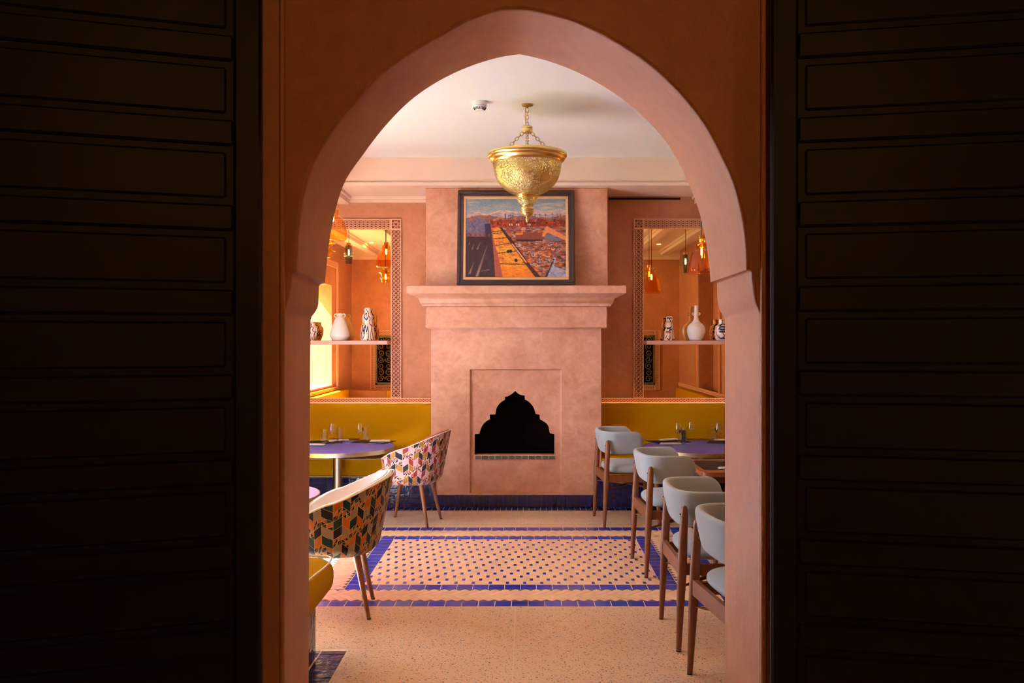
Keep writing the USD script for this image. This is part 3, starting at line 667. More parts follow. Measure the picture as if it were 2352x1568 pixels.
def mirror(xi0, xi1, wf_, zt, zb_, name_label, side):
    t = thing('mirror', name_label, 'mirror')
    part('mirror_pane', bx(xi0 - .01, xi1 + .01, YB - .006, YB - .001, zb_, zt + .01), 'mirror', t, False)
    part('frame_side', on_back(lattice(zt - zb_, wf_, 2, .042), xi1, zb_, True), 'trim', t, False)
    part('frame_side', on_back(lattice(zt - zb_, wf_, 2, .042), xi0 - wf_, zb_, True), 'trim', t, False)
    part('frame_top', on_back(lattice(xi1 - xi0, wf_, 4, .042), xi0, zt), 'trim', t, False)
    part('corner_block', on_back(rosette(wf_), xi0 - wf_, zt), 'trim', t, False)
    part('corner_block', on_back(rosette(wf_), xi1, zt), 'trim', t, False)
    return t
zt, zbm = Z(527, DM), Z(913.5, DM)
mL1, mR0 = X(898, DM), X(1478, DM); wfr = .106
mirror(-2.60, mL1, wfr, zt, zbm, 'tall amber tinted mirror in a carved lattice frame, left of the fireplace', 'left')
mirror(mR0, 2.30, wfr - .005, Z(525, DM), zbm, 'tall amber tinted mirror in a carved lattice frame, right of the fireplace', 'right')
for n_, (xa, xb) in enumerate(((XL + .001, kx(990)), (kx(1381), XR - .001))):
    t = thing(f'trim_{n_ + 1}', ('left', 'right')[n_] + ' lattice band glowing warm above the banquette back', kind='structure')
    part('lattice_band', on_back(lattice(xb - xa, zbm - .967, 1, .036, .022, .010), xa, .967), 'trim', t, False)
M['shelf'] = simple('shelf_paint', lin(206, 158, 140), 0.55, vary=0.03)
part('shelf', cbx(-2.60, mL1 - .002, YB - .235, YB - .008, 1.560, 1.600, .004), 'shelf', None, False, 'pink shelf across the left mirror carrying three vases', None, 'shelf')
part('shelf', cbx(mR0 + .002, 2.30, YB - .235, YB - .008, 1.560, 1.600, .004), 'shelf', None, False, 'pink shelf across the right mirror carrying three vases', None, 'shelf')
part('air_vent', bx(X(1398, YB), X(1562, YB), YB - .022, YB - .001, 3.036, 3.050), 'slit', None, False, 'long black air slot high on the wall right of the chimney breast', None, 'air vent')

# things on the other walls, which the mirrors show
def spiral(c, r0, turns, sg, y, th=.008, ph=0):
    a = np.linspace(0, turns * 2 * PI, 40); r = r0 * (1 - .8 * a / a[-1])
    return tube([(c[0] + sg * rr * math.cos(t + ph), y, c[1] + rr * math.sin(t + ph)) for t, rr in zip(a, r)], th, 6)
def near_window(n_, xa, xb, fx, lb):
    t = thing(f'window_{n_}', lb, kind='structure'); y = DF + .001; z0, z1 = .875, 1.69
    part('pane', bx(xa, xb, y, y + .006, z0, z1), 'maroon', t, False)
    part('window_frame', cat([bx(xa, xa + .03, y, y + .03, z0, z1), bx(xb - .03, xb, y, y + .03, z0, z1), bx(xa, xb, y, y + .03, z0, z0 + .04), bx(xa, xb, y, y + .03, z1 - .04, z1)]), 'iron', t, False)
    sp = []
    for k in range(7):
        zc = z0 + .10 + k * .105
        for q in range(3):
            sp.append(spiral((xa + .09 + q * .13, zc), .055, 1.4, (-1) ** (k + q), y + .014, .007, k))
    part('scroll_grille', cat(sp), 'iron', t, 40)
    def wl(m, x, z, vert): 
        v = m.vertices; u, w_ = (v[:, 1], v[:, 0]) if vert else (v[:, 0], v[:, 1])
        return trimesh.Trimesh(np.c_[x + u, y + v[:, 2], z + w_], m.faces if vert else m.faces[:, ::-1], process=False)
    part('lattice_frame', wl(lattice(z1 - z0 + .16, .08, 2, .042), xa - .08, z0 - .08, True), 'trim', t, False)
    part('lattice_frame', wl(lattice(z1 - z0 + .16, .08, 2, .042), xb, z0 - .08, True), 'trim', t, False)
    part('lattice_frame', wl(lattice(xb - xa, .08, 2, .042), xa, z1, False), 'trim', t, False)
    part('lattice_frame', wl(lattice(xb - xa, .08, 2, .042), xa, z0 - .08, False), 'trim', t, False)
near_window(2, -2.455, -1.98, 0, 'dark window with iron scrollwork, reflected in the left mirror')
near_window(3, 1.66, 2.115, 0, 'dark window with iron scrollwork, reflected in the right mirror')
def on_side(m, x, y, z, vert, sg):          # sg = +1: left wall looking right, -1: right wall looking left
    v = m.vertices; u, w_ = (v[:, 1], v[:, 0]) if vert else (v[:, 0], v[:, 1])
    return trimesh.Trimesh(np.c_[x + sg * v[:, 2], y + u, z + w_], m.faces if (sg > 0) != vert else m.faces[:, ::-1], process=False)
t = thing('window_1', 'deep sunlit window opening in the left wall, edged with lattice trim', kind='structure')
part('lattice_frame', on_side(lattice(WZ1 + .36 - .875, .09, 2, .045), XL + .001, WY0 - .36, .875, True, 1), 'trim', t, False)
part('lattice_frame', on_side(lattice(WY1 - WY0 + .6, .09, 2, .045), XL + .001, WY0 - .27, WZ1 + .27, False, 1), 'trim', t, False)
part('lattice_frame', on_side(lattice(WY1 - WY0 + .6, .05, 1, .045), XL + .001, WY0 - .27, .865, False, 1), 'trim', t, False)
t = thing('door_3', 'blue grey glazed door in the recess of the right wall, seen in the mirror', kind='structure')
lf = part('leaf', cat([bx(XR + .10, XR + .14, DY1 - .42, DY1 - .02, .02, DZ1 - .05)]), 'blue_grey', t, False)
part('glass_panel', bx(XR + .092, XR + .10, DY1 - .32, DY1 - .12, .9, DZ1 - .2), 'maroon', lf, False)
for zz in (1.0, 1.65, 2.2): part('hinge', bx(XR + .088, XR + .10, DY1 - .415, DY1 - .40, zz, zz + .09), 'steel', lf, False)
t = thing('trim_3', 'lattice trim around the recess and along the bench of the right wall', kind='structure')
part('lattice_band', on_side(lattice(DZ1 + .1 - .88, .08, 2, .045), XR - .001, DY1 + .02, .88, True, -1), 'trim', t, False)
part('lattice_band', on_side(lattice(DZ1 + .1 - .88, .08, 2, .045), XR - .001, DY0 - .10, .88, True, -1), 'trim', t, False)
part('lattice_band', on_side(lattice(4.6, .05, 1, .045), XR - .001, DF + .02, .868, False, -1), 'trim', t, False)

# ================================================================ THE PAINTING
def painting():
    nx_, ny_ = 320, 246
    U, Vv = np.meshgrid(np.linspace(0, 1, nx_), np.linspace(0, 1, ny_))
    ax = (218 + (190 - 218) * Vv) + U * ((1703 + (1690 - 1703) * Vv) - (218 + (190 - 218) * Vv)); ay = 243 + Vv * (1398 - 243)
    P3 = lambda fx, fy, o: np.stack([ax * fx, ay * fy, np.full_like(ax, o)], -1)
    nz = lambda fx, fy, o, oc=4: meshkit.fbm(P3(fx, fy, o), oc, 3)[..., None]
    L_ = lambda *c: np.array(lin(*c))
    C = np.zeros(ax.shape + (3,))
    def mixc(mask, col): C[:] = C * (1 - mask) + mask * col
    wob = (meshkit.fbm(P3(.035, .035, 5.5), 4) - .5) * 34
    def poly(pts, wb=1.0):
        return shapely.contains_xy(Polygon(pts), ax + wob * wb, ay + wob * wb * .7).astype(float)[..., None]
    g = np.clip((ay - 243) / 220, 0, 1)[..., None]
    C[:] = L_(106, 130, 140) * (1 - g) + L_(150, 158, 156) * g
    mixc(np.clip((nz(.004, .03, 1) - .5) * 3.2, 0, 1), L_(164, 160, 150)); mixc(np.clip((nz(.005, .05, 9) - .62) * 6, 0, .8), L_(190, 170, 140))
    rx = [190, 330, 400, 480, 520, 600, 700, 800, 880, 950, 1000, 1180, 1260, 1340, 1400, 1500, 1600, 1710]; rz = [470, 445, 440, 465, 475, 450, 415, 405, 430, 435, 430, 420, 400, 420, 430, 412, 400, 405]
    ridge = np.interp(ax, rx, rz) + wob * .3; mt = (ay > ridge).astype(float)[..., None]
    mc = L_(160, 142, 150) + nz(.012, .03, 2) * (L_(206, 170, 156) - L_(150, 130, 140)); mixc(mt, mc)
    mixc(mt * (np.abs(ay - ridge - 6) < 7)[..., None] * np.clip((nz(.01, .02, 7) - .45) * 6, 0, 1), L_(214, 186, 160))
    mixc(mt * np.clip((nz(.01, .05, 17) - .58) * 7, 0, .7), L_(126, 108, 128))
    tree = (ay > 505 + 45 * (meshkit.fbm(P3(.02, .001, 4), 4) - .5) + 20 * np.sin(ax * .01)).astype(float)[..., None]
    tc = L_(88, 74, 92) * (1 - nz(.03, .05, 3)) + L_(150, 96, 64) * nz(.03, .05, 3); mixc(tree, tc)
    mixc(tree * np.clip((nz(.04, .05, 13) - .6) * 9, 0, 1), L_(188, 110, 40))
    mixc(((np.abs(ax - 797) < 11) & (ay > 468) & (ay < 545))[..., None].astype(float) * .9, L_(58, 54, 84))
    for tx, ty in ((845, 498), (872, 490), (905, 496), (1240, 480), (1310, 478), (1395, 476), (1500, 474), (1570, 482), (1618, 480)):
        mixc(((np.abs(ax - tx + wob * .15) < 3.5) & (ay > ty) & (ay < 545))[..., None].astype(float) * .8, L_(58, 52, 78))
        aa = np.arctan2(ay - ty, ax - tx); mixc((np.hypot(ax - tx, ay - ty) < 20 * (.55 + .45 * np.cos(aa * 5 + tx)))[..., None].astype(float) * .85, L_(56, 52, 78))
    blk = np.floor(ax / 47.0); hgt = (np.sin(blk * 12.9898) * 43758.5453) % 1.0
    red = ((ay > 538 + 36 * hgt + wob * .25) & (ax > 570)).astype(float)[..., None]
    n1 = nz(.02, .04, 6); mixc(red, (L_(84, 26, 18) * (1 - n1) + L_(168, 56, 20) * n1) * (.75 + .5 * hgt[..., None]))
    mixc(red * np.clip((nz(.05, .02, 21) - .62) * 10, 0, 1), L_(60, 28, 30)); mixc(red * np.clip((nz(.05, .09, 23) - .68) * 12, 0, 1), L_(216, 120, 60))
    low = ((ay > 655 + wob) & (ax > 560)).astype(float)[..., None]
    n2 = nz(.010, .045, 8); mixc(low, L_(78, 36, 28) * (1 - n2) + L_(178, 100, 64) * n2); mixc(low * np.clip((ay - 850) / 200, 0, .5)[..., None], L_(110, 48, 26))
    mixc(low * np.clip((nz(.015, .06, 28) - .57) * 9, 0, .9), L_(52, 28, 28)); mixc(low * np.clip((nz(.014, .07, 31) - .63) * 9, 0, .8), L_(208, 160, 130)); mixc(low * np.clip((nz(.02, .06, 33) - .64) * 9, 0, .7), L_(120, 126, 150)); mixc(low * np.clip((nz(.02, .05, 35) - .62) * 9, 0, .8), L_(206, 110, 34))
    left = poly([(180, 545), (300, 575), (370, 530), (480, 540), (570, 600), (590, 800), (180, 805)]); mixc(left, L_(84, 74, 96) + nz(.03, .03, 40) * L_(90, 80, 80)); mixc(left * np.clip((nz(.05, .05, 44) - .6) * 8, 0, .8), L_(64, 52, 70))
    mixc(poly([(492, 612), (575, 612), (600, 800), (492, 800)], .3), L_(52, 42, 58))
    dk = poly([(180, 800), (600, 800), (606, 930), (632, 1405), (180, 1405)], .4); mixc(dk, L_(44, 26, 26) + nz(.02, .01, 50) * L_(46, 30, 34))
    for k in range(6): mixc(((np.abs(ax - 215 - k * 66) < 17) & (ay > 765 + wob * .4) & (ay < 806))[..., None].astype(float), L_(126, 50, 34))
    for (xa, ya, xb, yb, wd) in ((520, 930, 360, 1380, 16), (320, 1170, 250, 1350, 14), (425, 880, 370, 990, 9), (330, 900, 295, 990, 7), (265, 870, 250, 920, 6)):
        tt = np.clip((ay - ya) / (yb - ya), 0, 1); dist = np.abs(ax - (xa + (xb - xa) * tt)); mixc((((dist < wd * (.3 + tt)) & (ay > ya) & (ay < yb)).astype(float) * (.25 + .5 * tt))[..., None], L_(150, 118, 104))
    mixc(poly([(570, 590), (604, 690), (690, 1040), (760, 1405), (632, 1405), (606, 930)], .2), L_(142, 62, 40) + nz(.05, .008, 60) * L_(70, 50, 46))
    top = poly([(588, 680), (700, 662), (830, 820), (960, 1020), (1090, 1200), (1250, 1405), (748, 1405), (690, 1120), (640, 930), (604, 780)], .25)
    n3 = nz(.014, .05, 62); mixc(top, L_(182, 84, 16) * (1 - n3) + L_(232, 160, 66) * n3); mixc(top * np.clip((nz(.02, .07, 66) - .58) * 7, 0, .75), L_(150, 60, 26)); mixc(top * np.clip((nz(.022, .08, 68) - .60) * 7, 0, .85), L_(226, 176, 40)); mixc(top * np.clip((ay - 1180) / 260, 0, .55)[..., None], L_(214, 104, 10))
    for yl, sl in ((722, -.12), (750, -.1), (828, -.08), (925, -.17), (1045, -.13), (1200, 0.02)): mixc(top * (np.abs(ay - yl - (ax - 700) * sl) < 6)[..., None], L_(70, 32, 24))
    mixc(poly([(700, 662), (740, 668), (870, 820), (1010, 1010), (1110, 1160), (1320, 1405), (1235, 1405), (1075, 1195), (945, 1010), (820, 830)], .25), L_(64, 30, 28)); mixc(poly([(880, 905), (900, 905), (1110, 1180), (1090, 1190)], .1), L_(214, 140, 90))
    mixc(poly([(945, 745), (1340, 742), (1345, 850), (950, 850)], .4), L_(118, 56, 36) + nz(.05, .02, 70) * L_(50, 30, 24)); mixc(poly([(945, 745), (1050, 742), (1055, 775), (945, 778)], .3), L_(206, 120, 62)); mixc(poly([(955, 846), (1345, 846), (1345, 870), (955, 872)], .5), L_(48, 24, 24))
    mixc(poly([(1340, 760), (1395, 655), (1420, 650), (1695, 800), (1695, 860), (1420, 745), (1360, 810)], .3), L_(208, 128, 78)); mixc(poly([(1365, 810), (1425, 755), (1640, 850), (1560, 875), (1400, 860)], .3), L_(106, 98, 110))
    mixc(poly([(1500, 1105), (1540, 1110), (1510, 1230), (1690, 1300), (1690, 1405), (1370, 1405), (1470, 1240)], .6) * np.clip(nz(.03, .06, 80) * 1.5, 0, 1), L_(150, 160, 186)); mixc(poly([(1500, 1120), (1520, 1130), (1400, 1400), (1360, 1400), (1440, 1270)], .5), L_(44, 30, 40))
    for ex, ey in ((975, 940), (1040, 950), (1085, 1047), (1205, 1062), (1205, 1080), (1300, 1040), (1310, 1130), (1280, 1165), (1415, 1128), (1465, 1152), (1185, 1198), (1245, 1222), (1350, 975), (1500, 978), (1595, 990), (1450, 920)):
        q = np.hypot((ax - ex) / 29, (ay - ey) / 15); mixc(((q < 1) & (q > .66))[..., None].astype(float) * (.35 + .5 * (ay > ey))[..., None], L_(214, 196, 188)); mixc((q < .66)[..., None].astype(float) * .7, L_(60, 34, 36))
    for ex, ey in ((945, 1150), (868, 1018), (830, 1020)): mixc((np.hypot((ax - ex) / 22, (ay - ey) / 26) < 1)[..., None].astype(float), L_(34, 26, 34))
    for ex in (860, 893, 965, 995, 1135, 1162): mixc(((np.abs(ax - ex) < 7) & (np.abs(ay - 628) < 14))[..., None].astype(float), L_(230, 206, 190))
    sx = np.linspace(425, 545, 60); sy = 1305 - (sx - 425) * .16 + 6 * np.sin((sx - 425) * .22)
    mixc((np.abs(ay - np.interp(ax, sx, sy)) < 3.2)[..., None] * ((ax > 425) & (ax < 545))[..., None] * .6, L_(170, 150, 140))
    C *= (.72 + .56 * meshkit.fbm(P3(.05, .09, 90), 4))[..., None]
    for _ in range(1): C[1:-1, 1:-1] = .6 * C[1:-1, 1:-1] + .1 * (C[:-2, 1:-1] + C[2:, 1:-1] + C[1:-1, :-2] + C[1:-1, 2:])
    return U, Vv, C
U, Vv, C = painting()
yb0, zb0, yt0, ztp = 8.195, 2.1175, 8.335, Z(437, 8.33)
ph = math.hypot(ztp - zb0, yt0 - yb0); pw = (1320 - 1050.5) / F * 8.26; pxc = X(1185.2, 8.26); tilt = math.atan2(yt0 - yb0, ztp - zb0)
def lean(m):                                # (x, depth towards the wall, height) -> leaning picture
    v = m.vertices; c, s_ = math.cos(tilt), math.sin(tilt)
    return trimesh.Trimesh(np.c_[pxc + v[:, 0], yb0 + v[:, 1] * c + v[:, 2] * s_, zb0 + v[:, 2] * c - v[:, 1] * s_], m.faces, process=False)
pt = thing('painting', 'framed oil painting of a red walled desert town, leaning on the mantel', 'painting')
fw, lw = .056, .026
def frame(w_, h_, off, wd, y0, y1, c):
    a = off
    return cat([cbx(-w_ / 2 + a, w_ / 2 - a, y0, y1, a, a + wd, c), cbx(-w_ / 2 + a, w_ / 2 - a, y0, y1, h_ - a - wd, h_ - a, c), cbx(-w_ / 2 + a, -w_ / 2 + a + wd, y0, y1, a + wd * .9, h_ - a - wd * .9, c), cbx(w_ / 2 - a - wd, w_ / 2 - a, y0, y1, a + wd * .9, h_ - a - wd * .9, c)])
part('outer_frame', lean(cat([frame(pw, ph, 0, fw * .55, -.014, .02, .006), frame(pw, ph, fw * .5, fw * .55, -.004, .02, .004)])), 'frame_dark', pt, False)
part('liner', lean(frame(pw, ph, fw, lw, -.002, .02, .004)), 'frame_gold', pt, False)
cw_, chh = pw - 2 * (fw + lw) + .004, ph - 2 * (fw + lw) + .004
ny_, nx_ = U.shape
gv = np.c_[(U.ravel() - .5) * cw_, np.full(U.size, .006), (1 - Vv.ravel()) * chh + fw + lw - .002]
i, j = np.meshgrid(np.arange(ny_ - 1), np.arange(nx_ - 1), indexing='ij'); q = (i * nx_ + j).ravel()
gf = np.vstack([np.c_[q, q + nx_, q + nx_ + 1], np.c_[q, q + nx_ + 1, q + 1]])
cv = part('canvas', lean(trimesh.Trimesh(gv, gf, process=False)), 'canvas', pt, False, 'canvas with blue sky, pale mountains, red ramparts and a market square')
paint(cv, C)

# ================================================================ HANGING LAMPS
ch = thing('chandelier', 'pierced brass chandelier bowl hanging on chains from the white ceiling', 'chandelier')
DC = 6.37; cm = DC / F; ccx = X(1211, DC); zc = lambda y: HC + (VY - y) * cm
def cl(pts, n=64): return lathe([(r * cm, zc(y)) for r, y in pts], n, (ccx, DC))
part('canopy', lathe([(0, ZT - .001), (.042, ZT - .001), (.043, ZT - .006), (.036, ZT - .012), (.012, ZT - .018), (0, ZT - .028)], 40, (ccx, DC)), 'brass_old', ch, 40)
def link(c, axis, side, L_=.034, wd=.011, r=.0024):
    axis, side = np.array(axis, float), np.array(side, float); t = np.linspace(0, 2 * PI, 17)
    p = [np.array(c) + axis * (L_ / 2 - wd) * np.sign(math.cos(a)) * min(1, abs(math.cos(a)) * 3) + axis * wd * math.cos(a) + side * wd * math.sin(a) for a in t]
    return tube(p, r, 6, False)
def chain(p, q, nm='chain'):
    p, q = np.array(p), np.array(q); d = q - p; Ln = np.linalg.norm(d); ax_ = d / Ln; n = max(2, int(Ln / .026))
    s1 = np.cross(ax_, [0, 1, 0.001]); s1 /= np.linalg.norm(s1); s2 = np.cross(ax_, s1)
    part(nm, cat([link(p + d * (k + .5) / n, ax_, s1 if k % 2 == 0 else s2, Ln / n * 1.28) for k in range(n)]), 'brass_old', ch, 40)
chain((ccx, DC, ZT - .028), (ccx, DC, zc(290)))
part('flex', tube([(ccx - .012, DC, ZT - .02), (ccx - .016, DC, ZT - .08), (ccx - .010, DC, zc(292))], .0028, 6), 'brass_old', ch, True)
part('hub', cl([(0, 287), (7, 288), (12, 291), (12.3, 294), (11.6, 295), (12.2, 296), (12.2, 302), (11, 305), (0, 306)], 40), 'brass', ch, 40)
for a in (PI / 2, PI / 2 + 2 * PI / 3, PI / 2 - 2 * PI / 3):
    ca, sa = math.cos(a), -math.sin(a)
    chain((ccx + 11 * cm * ca, DC + 11 * cm * sa, zc(303)), (ccx + 78 * cm * ca, DC + 78 * cm * sa, zc(354)))
part('rim', cl([(80, 356), (86, 352), (89.5, 352.5), (91, 354.5), (91, 359), (89.5, 362), (87, 363.3), (86.8, 365.5), (85, 368.6), (81.5, 370.4), (79.8, 373), (79, 376.5), (78.2, 374), (79, 368), (80, 356)], 96), 'brass', ch, 40)
bp = smooth_prof([(78.6, 374.5), (77.6, 388), (73.6, 404), (68.5, 415), (61, 426), (52, 434.5), (42, 441), (32, 446), (23, 449)], 60)
part('bowl', cat([cl(bp, 120), cl([(r - .6, y - .4) for r, y in bp[::-1]], 120)]), 'pierced', ch, True)
part('neck_ring', cl([(24, 446.5), (25, 448), (24.5, 449.8), (22.5, 450.5), (23, 452), (24.4, 453), (24, 455), (20, 453)], 64), 'brass', ch, 40)
part('lower_bowl', cl(smooth_prof([(23.8, 454.5), (23.3, 459), (21.5, 463.5), (18.5, 467.5), (14, 471.5)], 24), 64), 'pierced', ch, True)
part('finial', cl(smooth_prof([(14.4, 470.5), (12.8, 473), (12.4, 475), (14.4, 477.5), (15.2, 480), (14.6, 482), (13.8, 482.8), (14.9, 484.2), (14.6, 486), (13.3, 487), (13.9, 488), (12.6, 491.5), (9, 495.2), (4.5, 497.3), (2.6, 498.5), (2.3, 501), (3.6, 503.5), (2.6, 507), (.15, 512)], 90), 48), 'brass', ch, 50)
sd = thing('smoke_detector', 'white smoke detector on the ceiling left of the chandelier', 'smoke detector', (X(1102, 6.30), 6.30, 0))
part('base', lathe([(0, ZT - .0005), (.052, ZT - .0005), (.052, ZT - .026), (.047, ZT - .030), (0, ZT - .030)], 48), 'white_plastic', sd, 40)
cp_ = part('cap', lathe([(.046, ZT - .030), (.050, ZT - .034), (.048, ZT - .042), (.032, ZT - .062), (.028, ZT - .064), (0, ZT - .065)], 48), 'white_plastic', sd, 40)
part('vent_slots', cat([bar((.0475 * math.cos(a), .0475 * math.sin(a), ZT - .0425), (.035 * math.cos(a), .035 * math.sin(a), ZT - .0592), .0042, .003, (math.cos(a), math.sin(a), -.6)) for a in np.linspace(0, 2 * PI, 24, endpoint=False)]), 'slit', cp_, False)

SH = {'amber': [(.02, .004), (.085, .002), (.108, .010), (.118, .026), (.119, .042), (.112, .085), (.100, .140), (.088, .180), (.076, .199), (.060, .206), (.049, .211), (.0465, .222), (.0465, .258), (.043, .270), (.030, .277), (.014, .280)],
      'yellow': [(.02, .001), (.044, .0), (.048, .012), (.052, .034), (.074, .048), (.086, .052), (.066, .060), (.050, .070), (.050, .084), (.058, .098), (.084, .116), (.088, .122), (.056, .124), (.044, .130), (.040, .148), (.02, .152)],
      'smoke': [(.015, .001), (.032, .0), (.036, .006), (.045, .078), (.050, .085), (.064, .092), (.050, .098), (.044, .104), (.048, .112), (.064, .122), (.052, .126), (.045, .132), (.041, .175), (.036, .214), (.02, .218)]}
def pendant(kind, x, y, z, lb):
    p = SH[kind]; h = p[-1][1]; t = thing(kind.replace('smoke', 'blue') + '_pendant_lamp', lb, 'pendant lamp', (x, y, z), 0, 'coloured glass pendant lamps')
    sp = smooth_prof(p, 70) if kind == 'amber' else np.array(p)
    m = lathe(sp, 64)
    if kind == 'amber':
        a = np.arctan2(m.vertices[:, 1], m.vertices[:, 0]); k = 1 + .018 * np.sin(a * 16) * (m.vertices[:, 2] < .21); m.vertices[:, 0] *= k; m.vertices[:, 1] *= k
    part('shade', m, kind, t, 50)
    cp_ = part('cap', lathe([(0, h - .004), (.026, h - .004), (.027, h + .026), (.022, h + .030), (0, h + .032)], 24), 'brass', t, 40)
    zt2 = (ZT if CX0 < x < CX1 and CY0 < y < CY1 else ZS) - z
    part('cord', tube([(0, 0, h + .03), (0, 0, (zt2 + h) / 2), (0, 0, zt2 - .0005)], .0032, 6), 'cord', t, True)
    part('socket', lathe([(0, h - .004), (.018, h - .004), (.018, h - .05), (0, h - .052)], 20), 'brass_old', cp_, 40)
    zb_ = h - .052
    part('bulb', lathe([(0, zb_), (.007, zb_ - .002), (.0085, zb_ - .02), (.0085, zb_ - .055), (.005, zb_ - .062), (0, zb_ - .064)], 16), 'bulb', t, True)
pendant('amber', X(765, 7.45), 7.45, 1.6 + (782 - 552) * 7.45 / F - .003, 'amber glass pendant lamp hanging at the left edge of the arch')
pendant('amber', X(1611.6, 7.40), 7.40, 1.6 + (782 - 631) * 7.40 / F, 'amber glass pendant lamp hanging at the right edge of the arch')
pendant('yellow', X(747, 7.30), 7.30, 2.296, 'yellow tiered glass lamp below the left amber lamp, mostly behind the arch')
pendant('yellow', X(1626, 7.17), 7.17, 2.337, 'yellow tiered glass lamp just behind the right amber lamp')
pendant('smoke', -2.09, 7.45, 2.507, 'smoky blue glass pendant reflected in the left mirror')
pendant('smoke', 1.893, 7.45, 2.40, 'smoky blue glass pendant reflected in the right mirror')
for k, (x, y) in enumerate(((-2.30, 4.75), (2.02, 4.55), (-2.30, 7.6), (2.02, 7.6), (-0.55, 3.92), (0.65, 3.92))):
    t = thing('downlight', ('round recessed spotlight over the near left corner', 'round recessed spotlight over the near right corner', 'round recessed spotlight over the far left table', 'round recessed spotlight over the far right table', 'round recessed spotlight above the arch, left of centre', 'round recessed spotlight above the arch, right of centre')[k], 'spotlight', (x, y, 0), 0, 'recessed ceiling spotlights')
    part('trim_ring', lathe([(.032, ZS - .0005), (.046, ZS - .0005), (.045, ZS - .006), (.033, ZS - .006)], 32), 'white_plastic', t, 40)
    part('lens', lathe([(0, ZS - .003), (.033, ZS - .003)][::-1], 32), 'down', t, False)
hg = emit('hall_glow', (1.0, 0.54, 0.16), HALL * 10)
hl_ = thing('hall_lamp', 'small warm ceiling lamp of the dim hall behind the camera', 'lamp', (0.2, -1.4, 0))
part('shade', trimesh.creation.icosphere(2, .07).apply_translation((0, 0, 3.30)), hg, hl_, True)
part('stem', tube([(0, 0, 3.36), (0, 0, 3.449)], .01, 8), 'brass_old', hl_, True)
hl_ = thing('wall_lamp', 'small warm wall lamp on the right wall of the dim hall', 'lamp', (2.399, 0.6, 1.15))
part('shade', trimesh.creation.icosphere(2, .05).apply_translation((-.09, 0, 0)), emit('wall_glow', (1.0, 0.62, 0.22), HALL * 2.2), hl_, True)
part('bracket', bx(-.06, 0, -.02, .02, -.02, .02), 'brass_old', hl_, False)

# ================================================================ VASES
LN = {'navy': lin(30, 34, 74), 'red': lin(150, 50, 42), 'black': lin(30, 26, 26), 'grey': lin(130, 120, 112)}
def vase(name, label, px, prof, lines=None, handles=None, D=8.745, basecol=lin(238, 222, 206)):
    k = D / F; t = thing(name, label, 'vase', (X(px, D), D, 1.6003))
    pr = smooth_prof([(r * k, z * k) for r, z in prof], 170 if lines else 70)
    inner = [(pr[-1, 0] - .003, pr[-1, 1]), (pr[-1, 0] - .005, pr[-1, 1] - .03), (0, pr[-1, 1] - .03)]
    full = np.vstack([[(0, 0.0005)], pr, inner]); n = 230 if lines else 48
    m = lathe(full, n)
    if lines:
        v = m.vertices; th = np.arctan2(v[:, 0], -v[:, 1]); s_ = th / PI * 2.2        # front of the vase (towards the camera) at s = 0
        zz = v[:, 2] / (pr[-1, 1]); c = np.tile(np.array(basecol), (len(v), 1))
        for colr, wd, pts in lines:
            for sh in (-2.2, 0.0, 2.2):
                p = np.array(pts, float); p = np.c_[p[:, 0] + sh, p[:, 1]]
                if len(p) > 2: tck_, _ = splprep(p.T, s=0, k=min(3, len(p) - 1)); p = np.array(splev(np.linspace(0, 1, 36), tck_)).T
                if p[:, 0].max() < s_.min() - .1 or p[:, 0].min() > s_.max() + .1: continue
                dmin = np.full(len(v), 9.0)
                for a, b in zip(p, p[1:]):
                    d = b - a; tt = np.clip(((s_ - a[0]) * d[0] + (zz - a[1]) * d[1]) / (d @ d + 1e-12), 0, 1)
                    dmin = np.minimum(dmin, np.hypot((s_ - a[0] - tt * d[0]) * .9, zz - a[1] - tt * d[1]))
                c[dmin < wd * 1.75] = LN[colr]
        b = part('body', m, 'painted_glaze', t, True); paint(b, c)
    else: part('body', m, 'white_glaze', t, 50)
    for hx, hz, R, r in handles or []:
        a = np.linspace(0, 2 * PI, 25); part('handle', tube([(hx * k + R * k * math.cos(q_), 0, hz * k + R * k * math.sin(q_)) for q_ in a], r * k, 8, False), 'white_glaze', t, True)
wig = lambda x0, z0, x1, z1, am, n, f=1: [(x0 + (x1 - x0) * q_ + am * math.sin(f * q_ * 2 * PI), z0 + (z1 - z0) * q_) for q_ in np.linspace(0, 1, n)]
curv = [('navy', .016, [(-.15, .98), (.02, .9), (.28, .80), (.16, .70), (-.2, .66), (-.35, .74), (-.2, .82), (-.02, .78), (-.02, .70)]), ('red', .013, [(.35, .85), (.28, .74), (.5, .66), (.32, .58), (.42, .5), (.62, .44), (.5, .3), (.42, .1), (.55, .02)]),
        ('navy', .017, [(-.7, .30), (-.58, .22), (-.45, .40), (-.3, .28), (-.15, .45), (.02, .28), (.12, .42), (.2, .2), (.1, .02)]), ('black', .009, [(-.7, .24), (-.58, .16), (-.45, .32), (-.3, .2), (-.15, .38), (.0, .2)]),
        ('navy', .017, [(.8, .48), (.6, .3), (.68, .15), (.85, .03)]), ('black', .011, [(-.55, .55), (-.45, .48), (-.62, .44), (-.8, .5)]), ('grey', .03, [(-.62, .1), (-.5, .12)]), ('navy', .013, [(1.0, .8), (1.2, .6), (1.0, .45), (1.3, .3), (1.1, .1)]), ('red', .012, [(1.5, .85), (1.4, .6), (1.6, .35), (1.4, .05)]), ('black', .012, [(1.9, .8), (1.8, .55), (2.0, .3), (1.8, .05)])]
